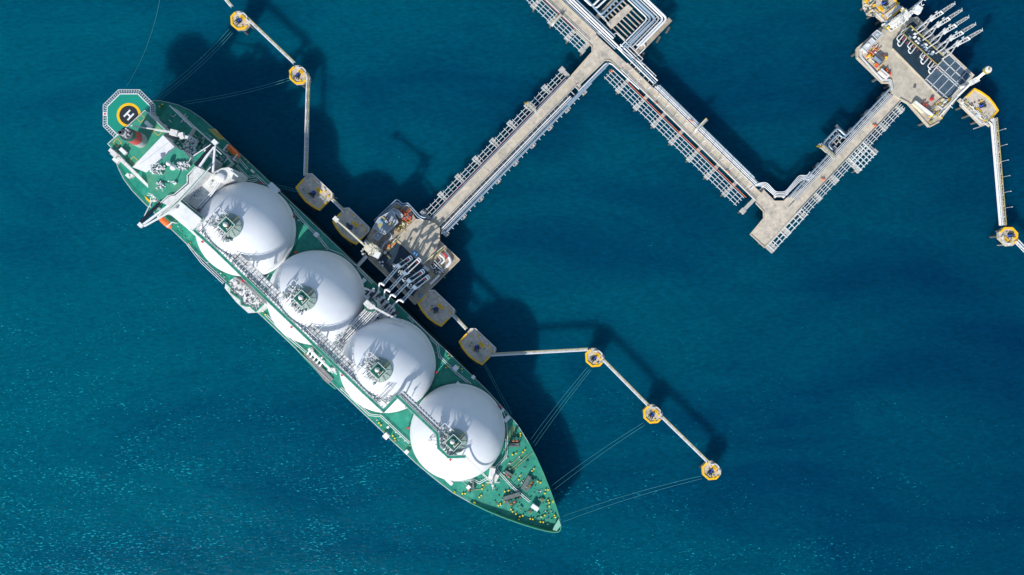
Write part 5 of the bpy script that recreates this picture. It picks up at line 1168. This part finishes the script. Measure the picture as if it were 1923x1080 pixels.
building('long grey hut on the left arm of the right loading platform', [vv(130, 405), vv(210, 320), vv(245, 355), vv(165, 440)], PZ, 3.2, 'lgrey', [('roof_unit', vv(180, 380), 1.2, 1.0, .7, 'white')])
building('second smaller grey hut on the left arm of the right loading platform', [vv(215, 290), vv(255, 255), vv(300, 290), vv(258, 335)], PZ, 3, 'roof', [('roof_unit', vv(258, 292), 1, 1, .5, 'lgrey')])
clutter('valve_skid', 'yellow and orange valve skid in the left corner of the right platform', 'valve skid', [vv(120, 425), vv(215, 390), vv(330, 500), vv(265, 590), vv(120, 470)], PZ, 60, ['yellow', 'orange', 'lime', 'cream', 'red', 'white', 'conc2'], 14, (.4, 1.4))
tag(MB().bar(W(*vv(235, 470), PZ+1.1), W(*vv(300, 525), PZ+1.1), 3.6, 2).bar(W(*vv(232, 480), PZ+2.3), W(*vv(285, 530), PZ+2.3), 1.3, .5, 1).build('pump_unit', ['dgrey', 'pipeb'], None, W(*vv(268, 500), PZ)), 'dark pump unit with pale blue top among yellow pipes on the right platform', 'pump')
tag(MB().bar(W(*vv(275, 595), PZ+1.3), W(*vv(345, 655), PZ+1.3), 2.0, 2.2).bar(W(*vv(280, 592), PZ+2.5), W(*vv(340, 645), PZ+2.5), .7, .2, 1).build('shipping_container', ['white', 'conc3'], None, W(*vv(310, 625), PZ)), 'white container box beside the yellow valve skid on the right platform', 'container')
tag(MB().bar(W(*vv(560, 865), PZ+1.3), W(*vv(650, 945), PZ+1.3), 1.8, 2.2, 1).bar(W(*vv(575, 860), PZ+1.9), W(*vv(725, 975), PZ+1.9), .9, 1.4, 0).build('storage_rack', ['white', 'cream'], None, W(*vv(620, 910), PZ)), 'long white and tan rack at the bottom edge of the right platform', 'rack')
q = W(*vv(713, 840), PZ); tag(MB().cyl(q, .8, 1.4, 24).cyl(q+Vector((0, 0, 1.4)), .3, .3, 12).build('fire_tank', ['red'], None, q), 'round bright red tank on the bare concrete of the right platform', 'tank')
q = W(*vv(568, 737), PZ); tag(MB().cyl(q, .45, .9, 14).cyl(q+Vector((0, 0, .9)), .6, .15, 14).build('mooring_post', ['dgrey'], None, q), 'single small dark post in the middle of the right platform', 'post')
clutter('foam_skid', 'small orange foam unit at the lower edge of the right platform', 'foam skid', [vv(620, 880), vv(640, 870), vv(665, 920), vv(645, 925)], PZ, 8, ['orange', 'red', 'orange', 'brown'], 15, (.4, 1))
clutter('foam_skid', 'orange foam unit beside the white container on the right platform', 'foam skid', [vv(310, 590), vv(340, 580), vv(365, 620), vv(345, 640)], PZ, 10, ['orange', 'red', 'brown', 'orange'], 16, (.4, 1))
clutter('pipe_skid', 'yellow and white pipework filling the bottom corner of the right platform', 'pipe skid', [vv(690, 940), vv(800, 830), vv(900, 850), vv(800, 980), vv(700, 1040)], PZ, 60, ['yellow', 'white', 'lime', 'lgrey', 'pipeb', 'conc2'], 17, (.3, 1.3))
clutter('pipe_skid', 'white service pipework on the pale dolphin right of the far platform', 'pipe skid', [vv(930, 850), vv(960, 830), vv(1240, 1040), vv(1200, 1075)], 9.6, 40, ['white', 'lgrey', 'cream', 'lime', 'conc2'], 18, (.3, 1.3), (.3, 1.2))
clutter('pipe_skid', 'yellow and white clutter on the dolphin at the top edge', 'pipe skid', [vv(140, 0), vv(220, 0), vv(230, 140), vv(170, 130), vv(135, 60)], 9.7, 40, ['yellow', 'white', 'cream', 'lime', 'dgrey', 'conc2'], 19, (.3, 1.4))
clutter('pipe_skid', 'blue and yellow valve cluster between top dolphin and right platform', 'valve skid', [vv(290, 215), vv(350, 190), vv(390, 240), vv(320, 260)], PZ, 16, ['yellow', 'lblue', 'white', 'lime'], 20, (.4, 1.2))
walkway((1665, 30), (1690, 10), 'yellow sided footbridge between the top dolphin and the right platform', z=11, w=8, side='yellow')
# ------------------------------------------------------------------ mooring lines
def rope(p0, z0, p1, z1, sag, label, group):
    a, b = W(*p0, z0), W(*p1, z1); mb = MB(); pts = []
    for i in range(13): t = i/12; q = a.lerp(b, t); q.z -= sag*4*t*(1-t); q.z = max(q.z, -.4); pts.append(q)
    mb.tube(pts, .085, 5); return tag(mb.build('mooring_line', ['rope'], None, a), label, 'mooring line', group)
R1 = 'mooring lines of the tanker'
for i, (a, za, b, zb_, s_, l) in enumerate([
 ((300, 0), 9, (238, 162), 16, 4, 'single thin line running from the helideck stern up past the top edge'),
 ((430, 55), 9.5, (286, 184), 16, 3, 'leftmost of the three lines from the top left dolphin to the stern'), ((434, 59), 9.5, (292, 187), 16, 3, 'middle of the three lines from the top left dolphin to the stern'), ((437, 62), 9.5, (298, 189), 16, 3, 'rightmost of the three lines from the top left dolphin to the stern'),
 ((544, 146), 9.5, (340, 192), 16, 4, 'upper of the two lines from the second upper left dolphin to the stern'), ((546, 150), 9.5, (346, 196), 16, 4, 'lower of the two lines from the second upper left dolphin to the stern'),
 ((1103, 690), 9.5, (996, 826), 16, 3, 'leftmost of the three bow lines to the nearest bow dolphin'), ((1107, 693), 9.5, (1000, 833), 16, 3, 'middle of the three bow lines to the nearest bow dolphin'), ((1110, 695), 9.5, (1003, 839), 16, 3, 'rightmost of the three bow lines to the nearest bow dolphin'),
 ((1208, 794), 9.5, (1036, 912), 16.5, 3, 'upper of the two bow lines to the middle lower dolphin'), ((1211, 798), 9.5, (1040, 920), 16.5, 3, 'lower of the two bow lines to the middle lower dolphin'),
 ((1316, 894), 9.5, (1050, 972), 17, 4, 'upper of the two bow lines to the outermost lower dolphin'), ((1318, 899), 9.5, (1052, 982), 17, 4, 'lower of the two bow lines to the outermost lower dolphin'),
 ((585, 366), 10, (521, 352), 16, .5, 'spring line from the aft tank dolphin to the tanker side'), ((583, 363), 10, (516, 346), 16, .5, 'upper spring line from the aft tank dolphin to the tanker side'),
 ((893, 655), 10, (955, 775), 16, 1, 'left spring line from the lower breasting dolphin towards the bow'), ((897, 657), 10, (962, 779), 16, 1, 'right spring line from the lower breasting dolphin towards the bow')]):
    rope(a, za, b, zb_, s_, l, R1)
for o in bpy.data.objects:
    if '_m' in o: del o['_m']
